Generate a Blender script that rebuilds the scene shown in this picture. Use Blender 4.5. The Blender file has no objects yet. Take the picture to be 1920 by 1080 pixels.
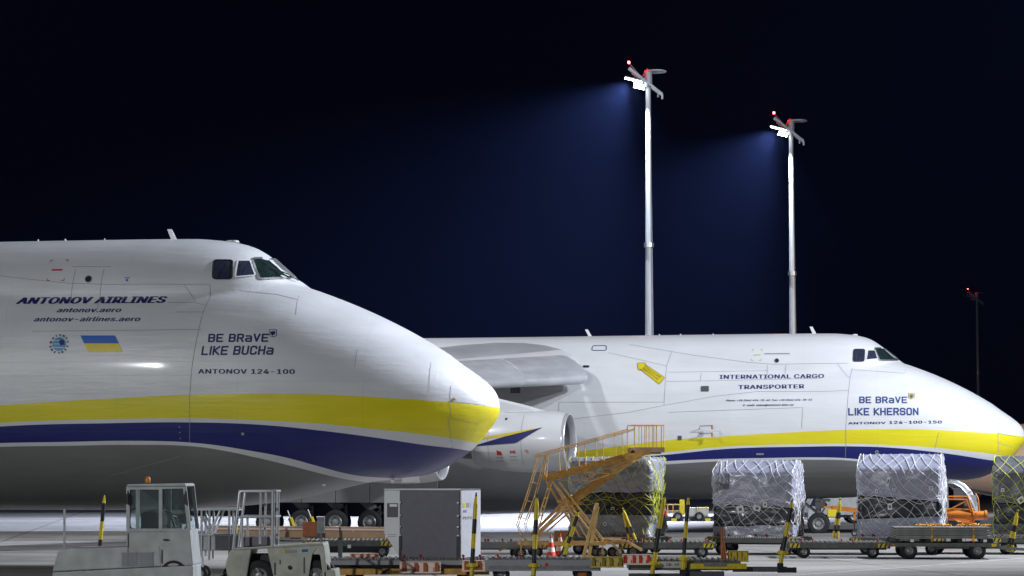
import bpy, bmesh, math, random
from mathutils import Vector, Matrix, noise
R = math.radians
SC = bpy.context.scene
COL = SC.collection
random.seed(7)

# ------------------------------------------------------------------ camera
EYE = 2.8                      # metres above the apron
FOCAL = 4500 / 1920 * 36       # long lens
PITCH = math.atan(356.5 / 4500)
cam = bpy.data.objects.new('camera', bpy.data.cameras.new('camera'))
COL.objects.link(cam)
cam.location = (0, 0, EYE)
cam.rotation_euler = (R(90) + PITCH, 0, 0)
cam.data.lens = FOCAL
cam.data.sensor_width = 36
cam.data.clip_start = .5
cam.data.clip_end = 6000
SC.camera = cam

# ------------------------------------------------------------------ night sky
W = bpy.data.worlds.new('World')
SC.world = W
W.use_nodes = True
bg = W.node_tree.nodes['Background']
bg.inputs[0].default_value = (.10, .14, .55, 1)
bg.inputs[1].default_value = .0005

# ------------------------------------------------------------------ floodlights and added spots
def spot(name, loc, target, power, cone, color, blend=.5, soft=1.3):
    l = bpy.data.lights.new(name, 'SPOT')
    l.energy = power; l.spot_size = R(cone); l.spot_blend = blend
    l.color = color; l.shadow_soft_size = soft
    o = bpy.data.objects.new(name, l); COL.objects.link(o)
    o.location = loc
    o.rotation_euler = (Vector(target) - Vector(loc)).to_track_quat('-Z', 'Y').to_euler()
    return o
COOL = (.82, .88, 1.0)
WARM = (1.0, .93, .80)
# apron floodlights inferred outside the frame, and added spots marked as such
spot('unseen_apron_light', (47, 92, 31), (6, 112, 3), 108000, 120, COOL)
spot('unseen_apron_light', (68, 83, 31), (18, 116, 4), 62000, 110, (.93, .95, 1.0))
spot('unseen_apron_light', (-30, 98, 31), (5, 118, 3), 36000, 120, (.93, .95, 1.0))  # added at the left to even out the light on the far hull
spot('unseen_apron_light', (-45, -5, 28), (0, 80, 3), 90000, 110, (.93, .97, 1.0), .5, .4)
spot('unseen_apron_light', (30, 85, 32), (-2, 74, 7), 92000, 50, (.80, .86, 1.0), .9)  # added spot that brightens the top and tip of the near nose
spot('unseen_apron_light', (44, 90, 31), (10, 89, 1), 85000, 50, (.88, .91, 1.0), .8)  # added narrow spot that lifts the pallet tops and right sides
spot('unseen_apron_light', (66, 145, 24), (50, 174, 4), 42000, 80, (1.0, .80, .62))  # added warm spot that brightens the parked airliner

SC.view_settings.view_transform = 'Standard'
SC.view_settings.look = 'None'
SC.view_settings.exposure = 0
SC.view_settings.gamma = 1
SC.view_settings.use_curve_mapping = False
cy = SC.cycles
cy.use_denoising = True
cy.max_bounces = 6
cy.volume_bounces = 0
cy.sample_clamp_indirect = 4
cy.use_light_tree = True
cy.caustics_reflective = False
cy.caustics_refractive = False

# ------------------------------------------------------------------ helpers
def at(px, py, Y):
    """world point at distance Y seen at a pixel of the 1920x1080 photograph (used to measure positions)"""
    sp, cp = math.sin(PITCH), math.cos(PITCH)
    v = 540 - py
    dy = -v * sp + 4500 * cp
    dz = v * cp + 4500 * sp
    t = Y / dy
    return Vector(((px - 960) * t, Y, EYE + dz * t))

class MB:
    """collects shapes; build() links them as one mesh object"""
    def __init__(s): s.v = []; s.f = []; s.m = []
    def add(s, vs, fs, m=0):
        n = len(s.v)
        s.v += [tuple(p) for p in vs]
        s.f += [tuple(i + n for i in f) for f in fs]
        s.m += [m] * len(fs)
        return s
    def box(s, c, d, m=0, rot=None):
        hx, hy, hz = d[0] / 2, d[1] / 2, d[2] / 2
        vs = [Vector((x, y, z)) for x in (-hx, hx) for y in (-hy, hy) for z in (-hz, hz)]
        if rot: vs = [rot @ p for p in vs]
        c = Vector(c)
        return s.add([p + c for p in vs], [(0, 1, 3, 2), (4, 6, 7, 5), (0, 4, 5, 1), (2, 3, 7, 6), (0, 2, 6, 4), (1, 5, 7, 3)], m)
    def bar(s, a, b, w, h=None, m=0):
        a, b = Vector(a), Vector(b)
        h = h or w
        d = (b - a)
        if d.length < 1e-6: return s
        q = d.to_track_quat('X', 'Z').to_matrix()
        return s.box((a + b) / 2, (d.length, w, h), m, q)
    def tube(s, pts, r, n=8, m=0, cap=True, r2=None):
        pts = [Vector(p) for p in pts]
        rings = []
        N = len(pts)
        for i, p in enumerate(pts):
            d = (pts[min(i + 1, N - 1)] - pts[max(i - 1, 0)])
            if d.length < 1e-9: d = Vector((0, 0, 1))
            q = d.to_track_quat('Z', 'Y').to_matrix()
            rr = r if r2 is None else r + (r2 - r) * i / (N - 1)
            rings.append([p + q @ Vector((math.cos(2 * math.pi * k / n) * rr, math.sin(2 * math.pi * k / n) * rr, 0)) for k in range(n)])
        vs = [p for ring in rings for p in ring]
        fs = [(i * n + k, i * n + (k + 1) % n, (i + 1) * n + (k + 1) % n, (i + 1) * n + k) for i in range(N - 1) for k in range(n)]
        if cap: fs += [tuple(reversed(range(n))), tuple(range((N - 1) * n, N * n))]
        return s.add(vs, fs, m)
    def lathe(s, prof, o, axis, n=24, m=0):
        """prof: list of (radius, distance along axis)"""
        q = Vector(axis).normalized().to_track_quat('Z', 'Y').to_matrix()
        o = Vector(o)
        vs = [o + q @ Vector((math.cos(2 * math.pi * k / n) * max(r, 1e-4), math.sin(2 * math.pi * k / n) * max(r, 1e-4), h)) for r, h in prof for k in range(n)]
        fs = [(i * n + k, i * n + (k + 1) % n, (i + 1) * n + (k + 1) % n, (i + 1) * n + k) for i in range(len(prof) - 1) for k in range(n)]
        return s.add(vs, fs, m)
    def prism(s, poly, y0, y1, m=0):
        """poly: (x, z) outline pushed from y0 to y1"""
        n = len(poly)
        vs = [(x, y0, z) for x, z in poly] + [(x, y1, z) for x, z in poly]
        fs = [tuple(range(n)), tuple(reversed(range(n, 2 * n)))] + [(k, k + n, (k + 1) % n + n, (k + 1) % n) for k in range(n)]
        return s.add(vs, fs, m)
    def sphere(s, c, r, n=12, m=0):
        return s.lathe([(r * math.sin(math.pi * i / n), -r * math.cos(math.pi * i / n)) for i in range(n + 1)], c, (0, 0, 1), n + 4, m)
    def build(s, name, mats, parent=None, world=False, smooth=None, bevel=0):
        me = bpy.data.meshes.new(name)
        vs = s.v
        if world and parent is not None:
            L = parent.location
            while parent.parent is not None and False: pass
            off = Vector(parent.get('_base', tuple(L)))
            vs = [(p[0] - off[0], p[1] - off[1], p[2] - off[2]) for p in vs]
        me.from_pydata(vs, [], s.f)
        if not isinstance(mats, (list, tuple)): mats = [mats]
        [me.materials.append(m) for m in mats if m]
        for p, mi in zip(me.polygons, s.m): p.material_index = mi
        me.update()
        if smooth is not None:
            me.shade_smooth()
            if smooth < 180: me.set_sharp_from_angle(angle=R(smooth))
        o = bpy.data.objects.new(name, me)
        COL.objects.link(o)
        if parent is not None: o.parent = parent
        if bevel:
            b = o.modifiers.new('bevel', 'BEVEL'); b.width = bevel; b.segments = 2; b.limit_method = 'ANGLE'
        return o

def thing(name, label, cat, loc=(0, 0, 0), rotz=0, group=None):
    o = bpy.data.objects.new(name, None)
    o.empty_display_size = .3
    COL.objects.link(o)
    o.location = loc; o.rotation_euler = (0, 0, rotz)
    o['label'] = label; o['category'] = cat
    if group: o['group'] = group
    return o

def tag(o, label=None, cat=None, group=None, kind=None):
    for k, v in (('label', label), ('category', cat), ('group', group), ('kind', kind)):
        if v: o[k] = v
    return o

# ------------------------------------------------------------------ materials
def mat(name, col, rough=.5, metal=0., var=.0, scale=3., bump=0., bscale=20., emit=None, estr=0., coat=0., dark=None, stretch=None, trans=0.):
    m = bpy.data.materials.new(name); m.use_nodes = True
    nt = m.node_tree; b = nt.nodes['Principled BSDF']
    b.inputs['Base Color'].default_value = (*col, 1)
    b.inputs['Roughness'].default_value = rough
    b.inputs['Metallic'].default_value = metal
    b.inputs['Coat Weight'].default_value = coat
    b.inputs['Coat Roughness'].default_value = .12
    if trans: b.inputs['Transmission Weight'].default_value = trans
    if emit:
        b.inputs['Emission Color'].default_value = (*emit, 1)
        b.inputs['Emission Strength'].default_value = estr
    if var or bump:
        tc = nt.nodes.new('ShaderNodeTexCoord')
        mp = nt.nodes.new('ShaderNodeMapping')
        if stretch: mp.inputs['Scale'].default_value = stretch
        nt.links.new(tc.outputs['Object'], mp.inputs[0])
    if var:
        n = nt.nodes.new('ShaderNodeTexNoise'); n.inputs['Scale'].default_value = scale; n.inputs['Detail'].default_value = 6
        nt.links.new(mp.outputs[0], n.inputs[0])
        rp = nt.nodes.new('ShaderNodeMapRange'); rp.inputs[1].default_value = .3; rp.inputs[2].default_value = .7
        nt.links.new(n.outputs[0], rp.inputs[0])
        mx = nt.nodes.new('ShaderNodeMix'); mx.data_type = 'RGBA'
        d = dark or tuple(c * (1 - var) for c in col)
        mx.inputs[6].default_value = (*d, 1); mx.inputs[7].default_value = (*col, 1)
        nt.links.new(rp.outputs[0], mx.inputs[0]); nt.links.new(mx.outputs[2], b.inputs['Base Color'])
    if bump:
        n2 = nt.nodes.new('ShaderNodeTexNoise'); n2.inputs['Scale'].default_value = bscale; n2.inputs['Detail'].default_value = 4
        nt.links.new(mp.outputs[0], n2.inputs[0])
        bp = nt.nodes.new('ShaderNodeBump'); bp.inputs['Strength'].default_value = bump; bp.inputs['Distance'].default_value = .03
        nt.links.new(n2.outputs[0], bp.inputs['Height']); nt.links.new(bp.outputs[0], b.inputs['Normal'])
    return m

M = dict(
    white=mat('white_paint', (.74, .75, .76), .35, var=.06, scale=1.2, coat=.2),
    ivory=mat('ivory_paint', (.56, .56, .50), .45, var=.15, scale=4),
    grey=mat('grey_paint', (.33, .34, .35), .45, var=.15, scale=2),
    darkgrey=mat('dark_grey_paint', (.09, .095, .1), .5, var=.2),
    seam=mat('seam_sealant', (.33, .33, .34), .7),
    navy=mat('navy_paint', (.010, .014, .12), .6),
    navy2=mat('blue_paint', (.01, .04, .20), .6),
    flagblue=mat('flag_blue', (.02, .12, .5), .4),
    yellow=mat('yellow_paint', (.78, .62, .02), .4, var=.12, scale=5),
    yband=mat('tow_bar_yellow', (.72, .56, .02), .5, var=.25, scale=12),
    kband=mat('tow_bar_black', (.012, .012, .012), .5),
    red=mat('red_paint', (.6, .03, .03), .45),
    pink=mat('red_plastic', (.35, .015, .03), .4),
    orange=mat('orange_paint', (.62, .20, .02), .45, var=.3, scale=6, bump=.1),
    tan=mat('ochre_paint', (.88, .56, .20), .5, var=.35, scale=5, bump=.1),
    ochre_dark=mat('worn_ochre_paint', (.68, .37, .08), .5, var=.45, scale=6, bump=.15),
    sand=mat('sand_paint', (.50, .33, .19), .5, var=.25, scale=3, bump=.1),
    peach=mat('peach_plastic', (.95, .72, .62), .5, var=.1),
    rust=mat('orange_brown_plastic', (.42, .12, .03), .55, var=.3, scale=9),
    olive=mat('yellow_plastic', (.62, .50, .12), .5, var=.15),
    olive_dark=mat('dark_yellow_plastic', (.28, .20, .02), .5),
    rubber=mat('rubber', (.012, .012, .013), .75, var=.3, scale=15),
    rim=mat('wheel_rim', (.30, .31, .30), .4, metal=.4),
    steel=mat('galvanised_steel', (.42, .43, .43), .38, metal=.8, var=.3, scale=6),
    alu=mat('aluminium', (.62, .64, .66), .3, metal=.9, var=.15, scale=2.5, stretch=(.4, 1, 3)),
    alu_slat=mat('slat_aluminium', (.66, .67, .70), .28, metal=.3, var=.25, scale=1.4, stretch=(.5, .5, 2)),
    deck=mat('dolly_frame_paint', (.13, .135, .12), .5, var=.45, scale=7, bump=.1),
    roller=mat('roller_steel', (.50, .50, .48), .3, metal=.7, var=.4, scale=20),
    black=mat('black_metal', (.014, .015, .017), .5),
    glass=mat('cockpit_glass', (.012, .016, .03), .06, var=.6, scale=5, stretch=(9, 1, .8), dark=(.05, .055, .09)),
    glassg=mat('windscreen_glass', (.008, .016, .015), .05, var=.7, scale=3, dark=(.025, .045, .042)),
    ply=mat('plywood', (.50, .31, .13), .6, var=.3, scale=5, stretch=(1, 1, 8)),
    rope_w=mat('white_rope', (.80, .80, .80), .7),
    rope_y=mat('yellow_rope', (.68, .70, .06), .6),
    canvas=mat('grey_canvas', (.17, .16, .19), .75, var=.12, scale=5, bump=.25, bscale=5),
    paper=mat('paper', (.80, .80, .80), .7),
    emitr=mat('red_lamp_lens', (.8, .02, .02), .3, emit=(1, .03, .03), estr=90),
    emitw=mat('floodlight_lens', (.9, .9, 1), .3, emit=(.86, .92, 1), estr=28),
    mast=mat('mast_steel', (.46, .48, .50), .5, metal=.35, var=.25, scale=1.2, stretch=(6, 6, .4)),
    beige=mat('beige_lit_paint', (.60, .44, .32), .4),  # warm lamplight on the airliner is put into this colour
    fabric=mat('charcoal_cloth', (.02, .02, .025), .8),
)
def plastic(name, c, d):
    m = mat(name, c, .32, var=.3, scale=2.2, bump=.8, bscale=2.3, dark=d, coat=.12, stretch=(1, 1, 3.2))
    return m
M['wrap'] = plastic('plastic_wrap', (.38, .395, .50), (.26, .275, .36))
M['wrap_dark'] = plastic('dark_plastic_wrap', (.15, .155, .18), (.09, .095, .115))
M['film'] = plastic('black_film', (.010, .011, .016), (.018, .019, .028))
# ------------------------------------------------------------------ aircraft shape tables (metres aft of the nose tip, metres above the apron)
def lerp_tab(tab, x):
    if x <= tab[0][0]: return tab[0][1]
    for (x0, y0), (x1, y1) in zip(tab, tab[1:]):
        if x <= x1: return y0 + (y1 - y0) * (x - x0) / (x1 - x0)
    return tab[-1][1]
_SLOPES = {}
def smooth_tab(tab, x):
    """monotone cubic through the table points, so that the skin has no kinks"""
    if x <= tab[0][0]: return tab[0][1]
    if x >= tab[-1][0]: return tab[-1][1]
    k = id(tab)
    if k not in _SLOPES:
        n = len(tab); d = [(tab[i + 1][1] - tab[i][1]) / (tab[i + 1][0] - tab[i][0]) for i in range(n - 1)]
        m = [d[0]] + [0 if d[i - 1] * d[i] <= 0 else 2 * d[i - 1] * d[i] / (d[i - 1] + d[i]) for i in range(1, n - 1)] + [d[-1]]
        _SLOPES[k] = m
    m = _SLOPES[k]
    for i in range(len(tab) - 1):
        x0, y0 = tab[i]; x1, y1 = tab[i + 1]
        if x <= x1:
            h = x1 - x0; t = (x - x0) / h
            return y0 * (1 + 2 * t) * (1 - t) ** 2 + m[i] * h * t * (1 - t) ** 2 + y1 * t * t * (3 - 2 * t) + m[i + 1] * h * t * t * (t - 1)
LOBE_TOP = [(0,4.96),(.02,5.21),(.18,5.54),(.38,5.75),(.6,5.93),(1.24,6.38),(1.61,6.66),(2.28,7.07),(2.96,7.45),(3.98,7.95),(5.0,8.38),(6.0,8.74),(7,9.02),(8.5,9.2),(13,9.22),(16,9.5),(19,9.9),(22,10.12),(45,10.15),(66,9.9)]
DECK_TOP = [(5.9,8.66),(6.29,8.95),(6.54,9.10),(6.72,9.27),(7.06,9.57),(7.24,9.71),(7.5,9.89),(7.76,10.03),(8.1,10.14),(8.5,10.22),(9.0,10.28),(9.6,10.32),(11,10.33),(30,10.25),(66,10.2)]
KEEL = [(0,4.96),(.02,4.8),(.1,4.6),(.27,4.37),(.52,4.05),(.87,3.68),(1.35,3.32),(1.77,3.09),(2.27,2.9),(2.94,2.79),(3.95,2.69),(4.5,2.58),(5.42,2.36),(6.53,2.11),(7.12,2.03),(8.47,1.91),(9.62,1.86),(12.5,1.8),(45,1.8),(66,7.5)]
HALF = [(0,0),(.02,.26),(.1,.58),(.27,.95),(.52,1.3),(.87,1.66),(1.35,2.02),(2,2.4),(3,2.8),(4,3.08),(6,3.42),(8,3.57),(10,3.64),(45,3.64),(66,.8)]
MID = [(0,4.96),(1,4.95),(3,5.0),(7,5.3),(12,5.5),(45,5.5),(66,8.6)]
DECK_HALF = [(5.9,.8),(6.3,1.3),(6.7,1.7),(7.2,2.05),(8,2.4),(9,2.6),(11,2.75),(66,2.75)]
def half_width(a, z):
    zt, zb, W, zm = smooth_tab(LOBE_TOP, a), smooth_tab(KEEL, a), smooth_tab(HALF, a), smooth_tab(MID, a)
    w = 0.0
    if zb < z < zt:
        n = 2.0 + 0.35 * min(1, a / 6)
        u = (z - zm) / (zt - zm) if z > zm else (zm - z) / (zm - zb)
        w = W * max(0, 1 - abs(u) ** n) ** (1 / n)
    if a > 5.9:
        dt, dw = smooth_tab(DECK_TOP, a), smooth_tab(DECK_HALF, a)
        c = min(7.9, dt - .9)
        if z < dt:
            u = (z - c) / (dt - c)
            v = dw * max(0, 1 - abs(u) ** 2.3) ** (1 / 2.3) if abs(u) < 1 else 0
            if z < c: v = dw * max(0, 1 - ((c - z) / 2.2) ** 2) ** .5 if c - z < 2.2 else 0
            k = .06
            h = max(k - abs(w - v), 0) / k
            w = max(w, v) + h * h * k * .25
    return w
NEAR_TEXT = [('ANTONOV AIRLINES', 14.573, 8.134, 9.833, 8.126, 0.287, 'italic_wide'), ('antonov.aero', 13.214, 7.849, 11.181, 7.838, 0.198, 'italic_bold'), ('antonov-airlines.aero', 13.873, 7.565, 10.525, 7.545, 0.195, 'italic_bold'), ('BE BRaVE', 8.356, 6.878, 6.541, 6.881, 0.254, 'block'), ('LIKE BUCHa', 8.539, 6.481, 6.367, 6.49, 0.276, 'block'), ('ANTONOV 124-100', 8.604, 5.925, 5.691, 5.91, 0.193, 'bold')]
FAR_TEXT = [('INTERNATIONAL CARGO', 15.321, 7.89, 10.07, 7.913, 0.292, 'bold'), ('TRANSPORTER', 14.371, 7.361, 11.057, 7.388, 0.288, 'bold'), ('Phone: +38 (044) 454-28-60  Fax: +38 (044) 454-28-52', 14.984, 6.738, 10.66, 6.762, 0.125, 'italic_bold'), ('E-mail: sales@antonov.kiev.ua', 14.126, 6.494, 11.592, 6.51, 0.13, 'italic_bold'), ('BE BRaVE', 8.33, 6.62, 5.953, 6.616, 0.336, 'block'), ('LIKE KHERSON', 8.879, 6.005, 5.396, 6.014, 0.375, 'block'), ('ANTONOV', 8.897, 5.56, 7.024, 5.583, 0.149, 'bold'), ('124-100-150', 6.866, 5.583, 4.254, 5.61, 0.194, 'bold')]
NEAR_POLY = {'flag_blue': [(12.328, 7.111), (11.242, 7.102), (11.099, 6.855), (12.182, 6.863)], 'flag_yellow': [(12.182, 6.863), (11.099, 6.855), (10.96, 6.593), (12.025, 6.6)], 'emblem': [(12.968, 6.853), (13.269, 6.855)], 'shield': [(6.534, 7.252), (6.344, 7.252), (6.323, 7.079), (6.415, 7.046), (6.513, 7.079)], 'porthole': [(12.37, 8.899), (12.472, 8.9)], 'blue_mark': [(11.145, 8.85)], 'c1': [(13.719, 9.527), (13.622, 9.543)], 'c2': [(13.26, 9.538), (13.157, 9.537)], 'c3': [(13.691, 8.864), (13.606, 8.863)], 'c4': [(13.248, 8.858), (13.146, 8.857)], 'red_text': [(13.599, 9.206), (13.257, 9.202)], 'tri': [(1.191, 5.139), (1.046, 5.142), (1.122, 5.237)], 'w1': [(8.562, 9.48), (8.032, 9.487), (7.963, 8.896), (8.498, 8.891)], 'w2': [(7.852, 9.476), (7.557, 9.494), (7.333, 9.038), (7.837, 8.967)], 'w3': [(7.482, 9.557), (7.156, 9.642), (6.488, 9.045), (7.162, 8.942)]}
NEAR_SEAMS = [[(15.225, 9.036), (14.175, 8.903), (12.964, 8.771), (11.773, 8.723), (9.365, 8.705), (8.607, 8.705)], [(8.575, 8.706), (8.525, 8.247), (8.617, 7.851), (8.797, 6.095), (8.845, 5.294), (8.854, 4.465), (8.893, 3.846)], [(9.365, 8.705), (8.904, 8.111), (8.553, 8.022)], [(12.973, 9.303), (11.726, 9.286)], [(12.833, 9.214), (12.882, 8.113)], [(11.929, 9.202), (11.948, 8.776), (11.956, 7.931)], [(9.467, 7.823), (8.594, 7.817)], [(13.872, 7.256), (8.592, 7.265)], [(1.204, 6.347), (1.211, 5.951), (1.222, 5.563), (1.22, 5.122), (1.208, 4.624)], [(1.281, 4.623), (1.25, 4.192), (1.25, 3.715)], [(1.209, 4.608), (0.29, 4.395)], [(1.176, 5.123), (0.287, 5.017)], [(7.688, 8.515), (6.559, 8.401), (5.902, 8.235)], [(5.847, 7.738), (5.978, 8.566)], [(9.199, 3.464), (10.756, 3.066), (11.651, 2.824)], [(9.785, 8.135), (8.908, 8.128)], [(3.933, 6.668), (3.957, 6.126)], [(1.855, 6.299), (1.802, 5.387)]]
FAR_POLY = {'w1': [(8.562, 9.396), (8.025, 9.4), (8.061, 8.787), (8.596, 8.785)], 'w2': [(7.838, 9.348), (7.514, 9.357), (7.388, 8.937), (7.926, 8.871)], 'w3': [(7.471, 9.46), (7.014, 9.496), (6.317, 8.935), (7.254, 8.87)], 'arrow': [(19.518, 8.732), (19.111, 8.745), (19.134, 8.674), (18.101, 7.971), (18.362, 7.642), (19.393, 8.45), (19.444, 8.367)], 'arrowtext1': [(19.205, 8.491), (18.342, 7.917)], 'arrowtext2': [(19.336, 8.394), (18.5, 7.78)], 'shield': [(5.862, 7.117), (5.597, 7.119), (5.602, 6.915), (5.737, 6.833), (5.867, 6.913)], 'porthole': [(12.439, 8.827), (12.533, 8.828)], 'window_rect': [(16.255, 7.523), (15.851, 7.535), (15.847, 7.247), (16.25, 7.249)], 'bar': [(13.075, 9.212), (11.781, 9.211), (11.781, 9.161), (13.074, 9.165)], 'hatch': [(21.867, 9.678), (21.176, 9.672), (21.181, 9.44), (21.898, 9.446)], 'slot': [(22.295, 8.634), (21.966, 8.632), (21.959, 8.52), (22.287, 8.522)], 'box': [(17.407, 5.014), (17.219, 5.013), (17.221, 4.799), (17.41, 4.799)], 'probe1': [(16.329, 5.387), (15.63, 5.519)], 'probe2': [(16.385, 5.011), (15.633, 5.143)], 'c': [(13.673, 9.423), (13.186, 9.419), (13.719, 8.836), (13.234, 8.833)], 'stencil': [(13.614, 9.113), (13.263, 9.138)], 'belly_label': [(13.48, 4.123), (13.107, 4.122), (13.108, 4.042), (13.482, 4.043)], 'c7': [(7.488, 4.168), (7.489, 4.009)]}
FAR_SEAMS = [[(19.998, 9.736), (16.677, 9.136), (13.961, 8.755), (12.614, 8.636), (8.864, 8.674)], [(21.062, 9.311), (18.018, 8.585)], [(17.776, 9.37), (18.018, 8.585), (18.103, 6.551)], [(23.456, 6.737), (18.104, 6.714)], [(23.456, 6.737), (23.45, 5.949), (22.849, 5.866), (19.86, 6.207), (18.103, 6.551)], [(18.103, 6.551), (15.549, 7.001), (13.406, 7.236), (10.206, 7.22), (8.879, 7.27)], [(17.948, 8.249), (12.884, 8.311)], [(17.987, 7.778), (15.561, 7.795), (10.203, 7.906)], [(12.91, 8.611), (12.931, 7.893)], [(11.969, 8.605), (12.048, 7.972)], [(8.653, 8.429), (8.765, 7.927), (8.852, 7.27), (9.004, 5.445), (9.014, 4.515), (9.048, 3.904)], [(9.399, 8.648), (8.924, 8.011), (8.765, 7.927)], [(1.191, 6.27), (1.407, 5.648), (1.457, 4.974), (1.429, 4.176)], [(8.654, 8.346), (7.536, 8.261), (6.069, 8.157), (5.858, 8.52)], [(17.887, 6.199), (11.14, 6.415), (11.202, 5.371)], [(1.453, 5.135), (0.366, 4.936)], [(1.46, 4.654), (0.559, 4.372)], [(4.42, 5.149), (4.612, 4.353)], [(16.246, 8.214), (16.288, 7.798)]]
# ------------------------------------------------------------------ livery
YT = [(0,4.965),(.986,5.07),(1.87,5.128),(3.39,5.22),(4.94,5.296),(6.84,5.32),(8.78,5.294),(11.3,5.19),(14.75,5.0),(18.1,4.77),(22.8,4.19),(30,3.5),(40,3.2)]
YB = [(0,3.72),(.756,3.885),(1.05,3.965),(1.9,4.1),(3.4,4.27),(4.95,4.42),(6.85,4.525),(8.78,4.59),(11.3,4.57),(14.77,4.47),(18.12,4.18),(22.86,3.79),(30,3.2),(40,3.0)]
BT = [(0,3.5),(.924,3.647),(1.11,3.686),(1.93,3.79),(3.42,4.02),(4.96,4.22),(6.85,4.4),(8.79,4.465),(11.29,4.45),(14.77,4.36),(18.12,4.05),(22.86,3.70),(30,3.1),(40,2.9)]
BB = [(0,2.8),(3.88,2.841),(4.285,2.905),(5.11,3.145),(5.98,3.4),(6.91,3.589),(8.83,3.86),(10.8,3.92),(12.8,3.89),(14.8,3.86),(18.14,3.73),(23.18,3.355),(25.95,3.03),(33.3,2.566),(40,2.4)]
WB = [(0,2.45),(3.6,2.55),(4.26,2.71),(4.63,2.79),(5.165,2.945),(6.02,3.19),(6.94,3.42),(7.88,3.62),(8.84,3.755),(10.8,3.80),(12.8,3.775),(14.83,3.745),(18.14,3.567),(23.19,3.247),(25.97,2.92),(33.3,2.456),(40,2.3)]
def livery(name, white, dirt):
    m = bpy.data.materials.new(name); m.use_nodes = True
    nt = m.node_tree; N = nt.nodes; Lk = nt.links
    b = N['Principled BSDF']
    tc = N.new('ShaderNodeTexCoord'); sx = N.new('ShaderNodeSeparateXYZ'); Lk.new(tc.outputs['Object'], sx.inputs[0])
    def math_(op, a, c, clamp=False):
        n = N.new('ShaderNodeMath'); n.operation = op; n.use_clamp = clamp
        for i, q in enumerate((a, c)):
            if q is None: continue
            if isinstance(q, (int, float)): n.inputs[i].default_value = q
            else: Lk.new(q, n.inputs[i])
        return n.outputs[0]
    u = math_('MULTIPLY', sx.outputs[0], -1 / 40)
    def below(tab):
        c = N.new('ShaderNodeFloatCurve')
        cm = c.mapping; cv = cm.curves[0]
        while len(cv.points) < len(tab): cv.points.new(.5, .5)
        for p, (a, z) in zip(cv.points, tab): p.location = (min(1, a / 40), z / 8)
        cm.update()
        Lk.new(u, c.inputs['Value'])
        return math_('LESS_THAN', sx.outputs[2], math_('MULTIPLY', c.outputs[0], 8))
    # wear
    no = N.new('ShaderNodeTexNoise'); no.inputs['Scale'].default_value = 1.0; no.inputs['Detail'].default_value = 8
    mp = N.new('ShaderNodeMapping'); mp.inputs['Scale'].default_value = (.5, .5, 1.6)
    Lk.new(tc.outputs['Object'], mp.inputs[0]); Lk.new(mp.outputs[0], no.inputs[0])
    mr = N.new('ShaderNodeMapRange'); mr.inputs[1].default_value = .35; mr.inputs[2].default_value = .7
    mr.inputs[3].default_value = 1 - dirt; mr.inputs[4].default_value = 1
    Lk.new(no.outputs[0], mr.inputs[0])
    cur = None
    def mix(f, a, c):
        n = N.new('ShaderNodeMix'); n.data_type = 'RGBA'
        Lk.new(f, n.inputs[0])
        for i, q in ((6, a), (7, c)):
            if isinstance(q, tuple): n.inputs[i].default_value = (*q, 1)
            else: Lk.new(q, n.inputs[i])
        return n.outputs[2]
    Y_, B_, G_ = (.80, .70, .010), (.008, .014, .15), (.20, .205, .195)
    cur = mix(below(YT), white, Y_)
    cur = mix(below(YB), cur, white)
    cur = mix(below(BT), cur, B_)
    cur = mix(below(BB), cur, white)
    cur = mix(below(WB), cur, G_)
    pb = N.new('ShaderNodeTexBrick'); pb.inputs['Scale'].default_value = 1; pb.offset = 0
    pb.inputs['Brick Width'].default_value = 3.7; pb.inputs['Row Height'].default_value = 1.42; pb.inputs['Mortar Size'].default_value = .007
    pb.inputs['Color1'].default_value = (1, 1, 1, 1); pb.inputs['Color2'].default_value = (.965, .97, .975, 1); pb.inputs['Mortar'].default_value = (.88, .88, .89, 1)
    pc_ = N.new('ShaderNodeCombineXYZ'); Lk.new(sx.outputs[0], pc_.inputs[0]); Lk.new(sx.outputs[2], pc_.inputs[1]); Lk.new(pc_.outputs[0], pb.inputs[0])
    pm = N.new('ShaderNodeMix'); pm.data_type = 'RGBA'; pm.blend_type = 'MULTIPLY'; pm.inputs[0].default_value = 1
    Lk.new(cur, pm.inputs[6]); Lk.new(pb.outputs[0], pm.inputs[7]); cur = pm.outputs[2]
    mul = N.new('ShaderNodeMix'); mul.data_type = 'RGBA'; mul.blend_type = 'MULTIPLY'; mul.inputs[0].default_value = 1
    Lk.new(cur, mul.inputs[6]); Lk.new(mr.outputs[0], mul.inputs[7])
    Lk.new(mul.outputs[2], b.inputs['Base Color'])
    b.inputs['Roughness'].default_value = .42
    b.inputs['Coat Weight'].default_value = .16; b.inputs['Coat Roughness'].default_value = .10
    # skin: riveted frames and stringers, slight oil-canning
    bk = N.new('ShaderNodeTexBrick'); bk.offset = 0; bk.inputs['Scale'].default_value = 1
    bk.inputs['Brick Width'].default_value = 1.6; bk.inputs['Row Height'].default_value = .42
    bk.inputs['Mortar Size'].default_value = .006; bk.inputs['Mortar Smooth'].default_value = 1
    bk.inputs['Color1'].default_value = bk.inputs['Color2'].default_value = (1, 1, 1, 1); bk.inputs['Mortar'].default_value = (0, 0, 0, 1)
    cb = N.new('ShaderNodeCombineXYZ'); Lk.new(sx.outputs[0], cb.inputs[0]); Lk.new(sx.outputs[2], cb.inputs[1]); Lk.new(cb.outputs[0], bk.inputs[0])
    n2 = N.new('ShaderNodeTexNoise'); n2.inputs['Scale'].default_value = 1.8; n2.inputs['Detail'].default_value = 5
    m2 = N.new('ShaderNodeMapping'); m2.inputs['Scale'].default_value = (.35, 1, 2.6)
    Lk.new(tc.outputs['Object'], m2.inputs[0]); Lk.new(m2.outputs[0], n2.inputs[0])
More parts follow.
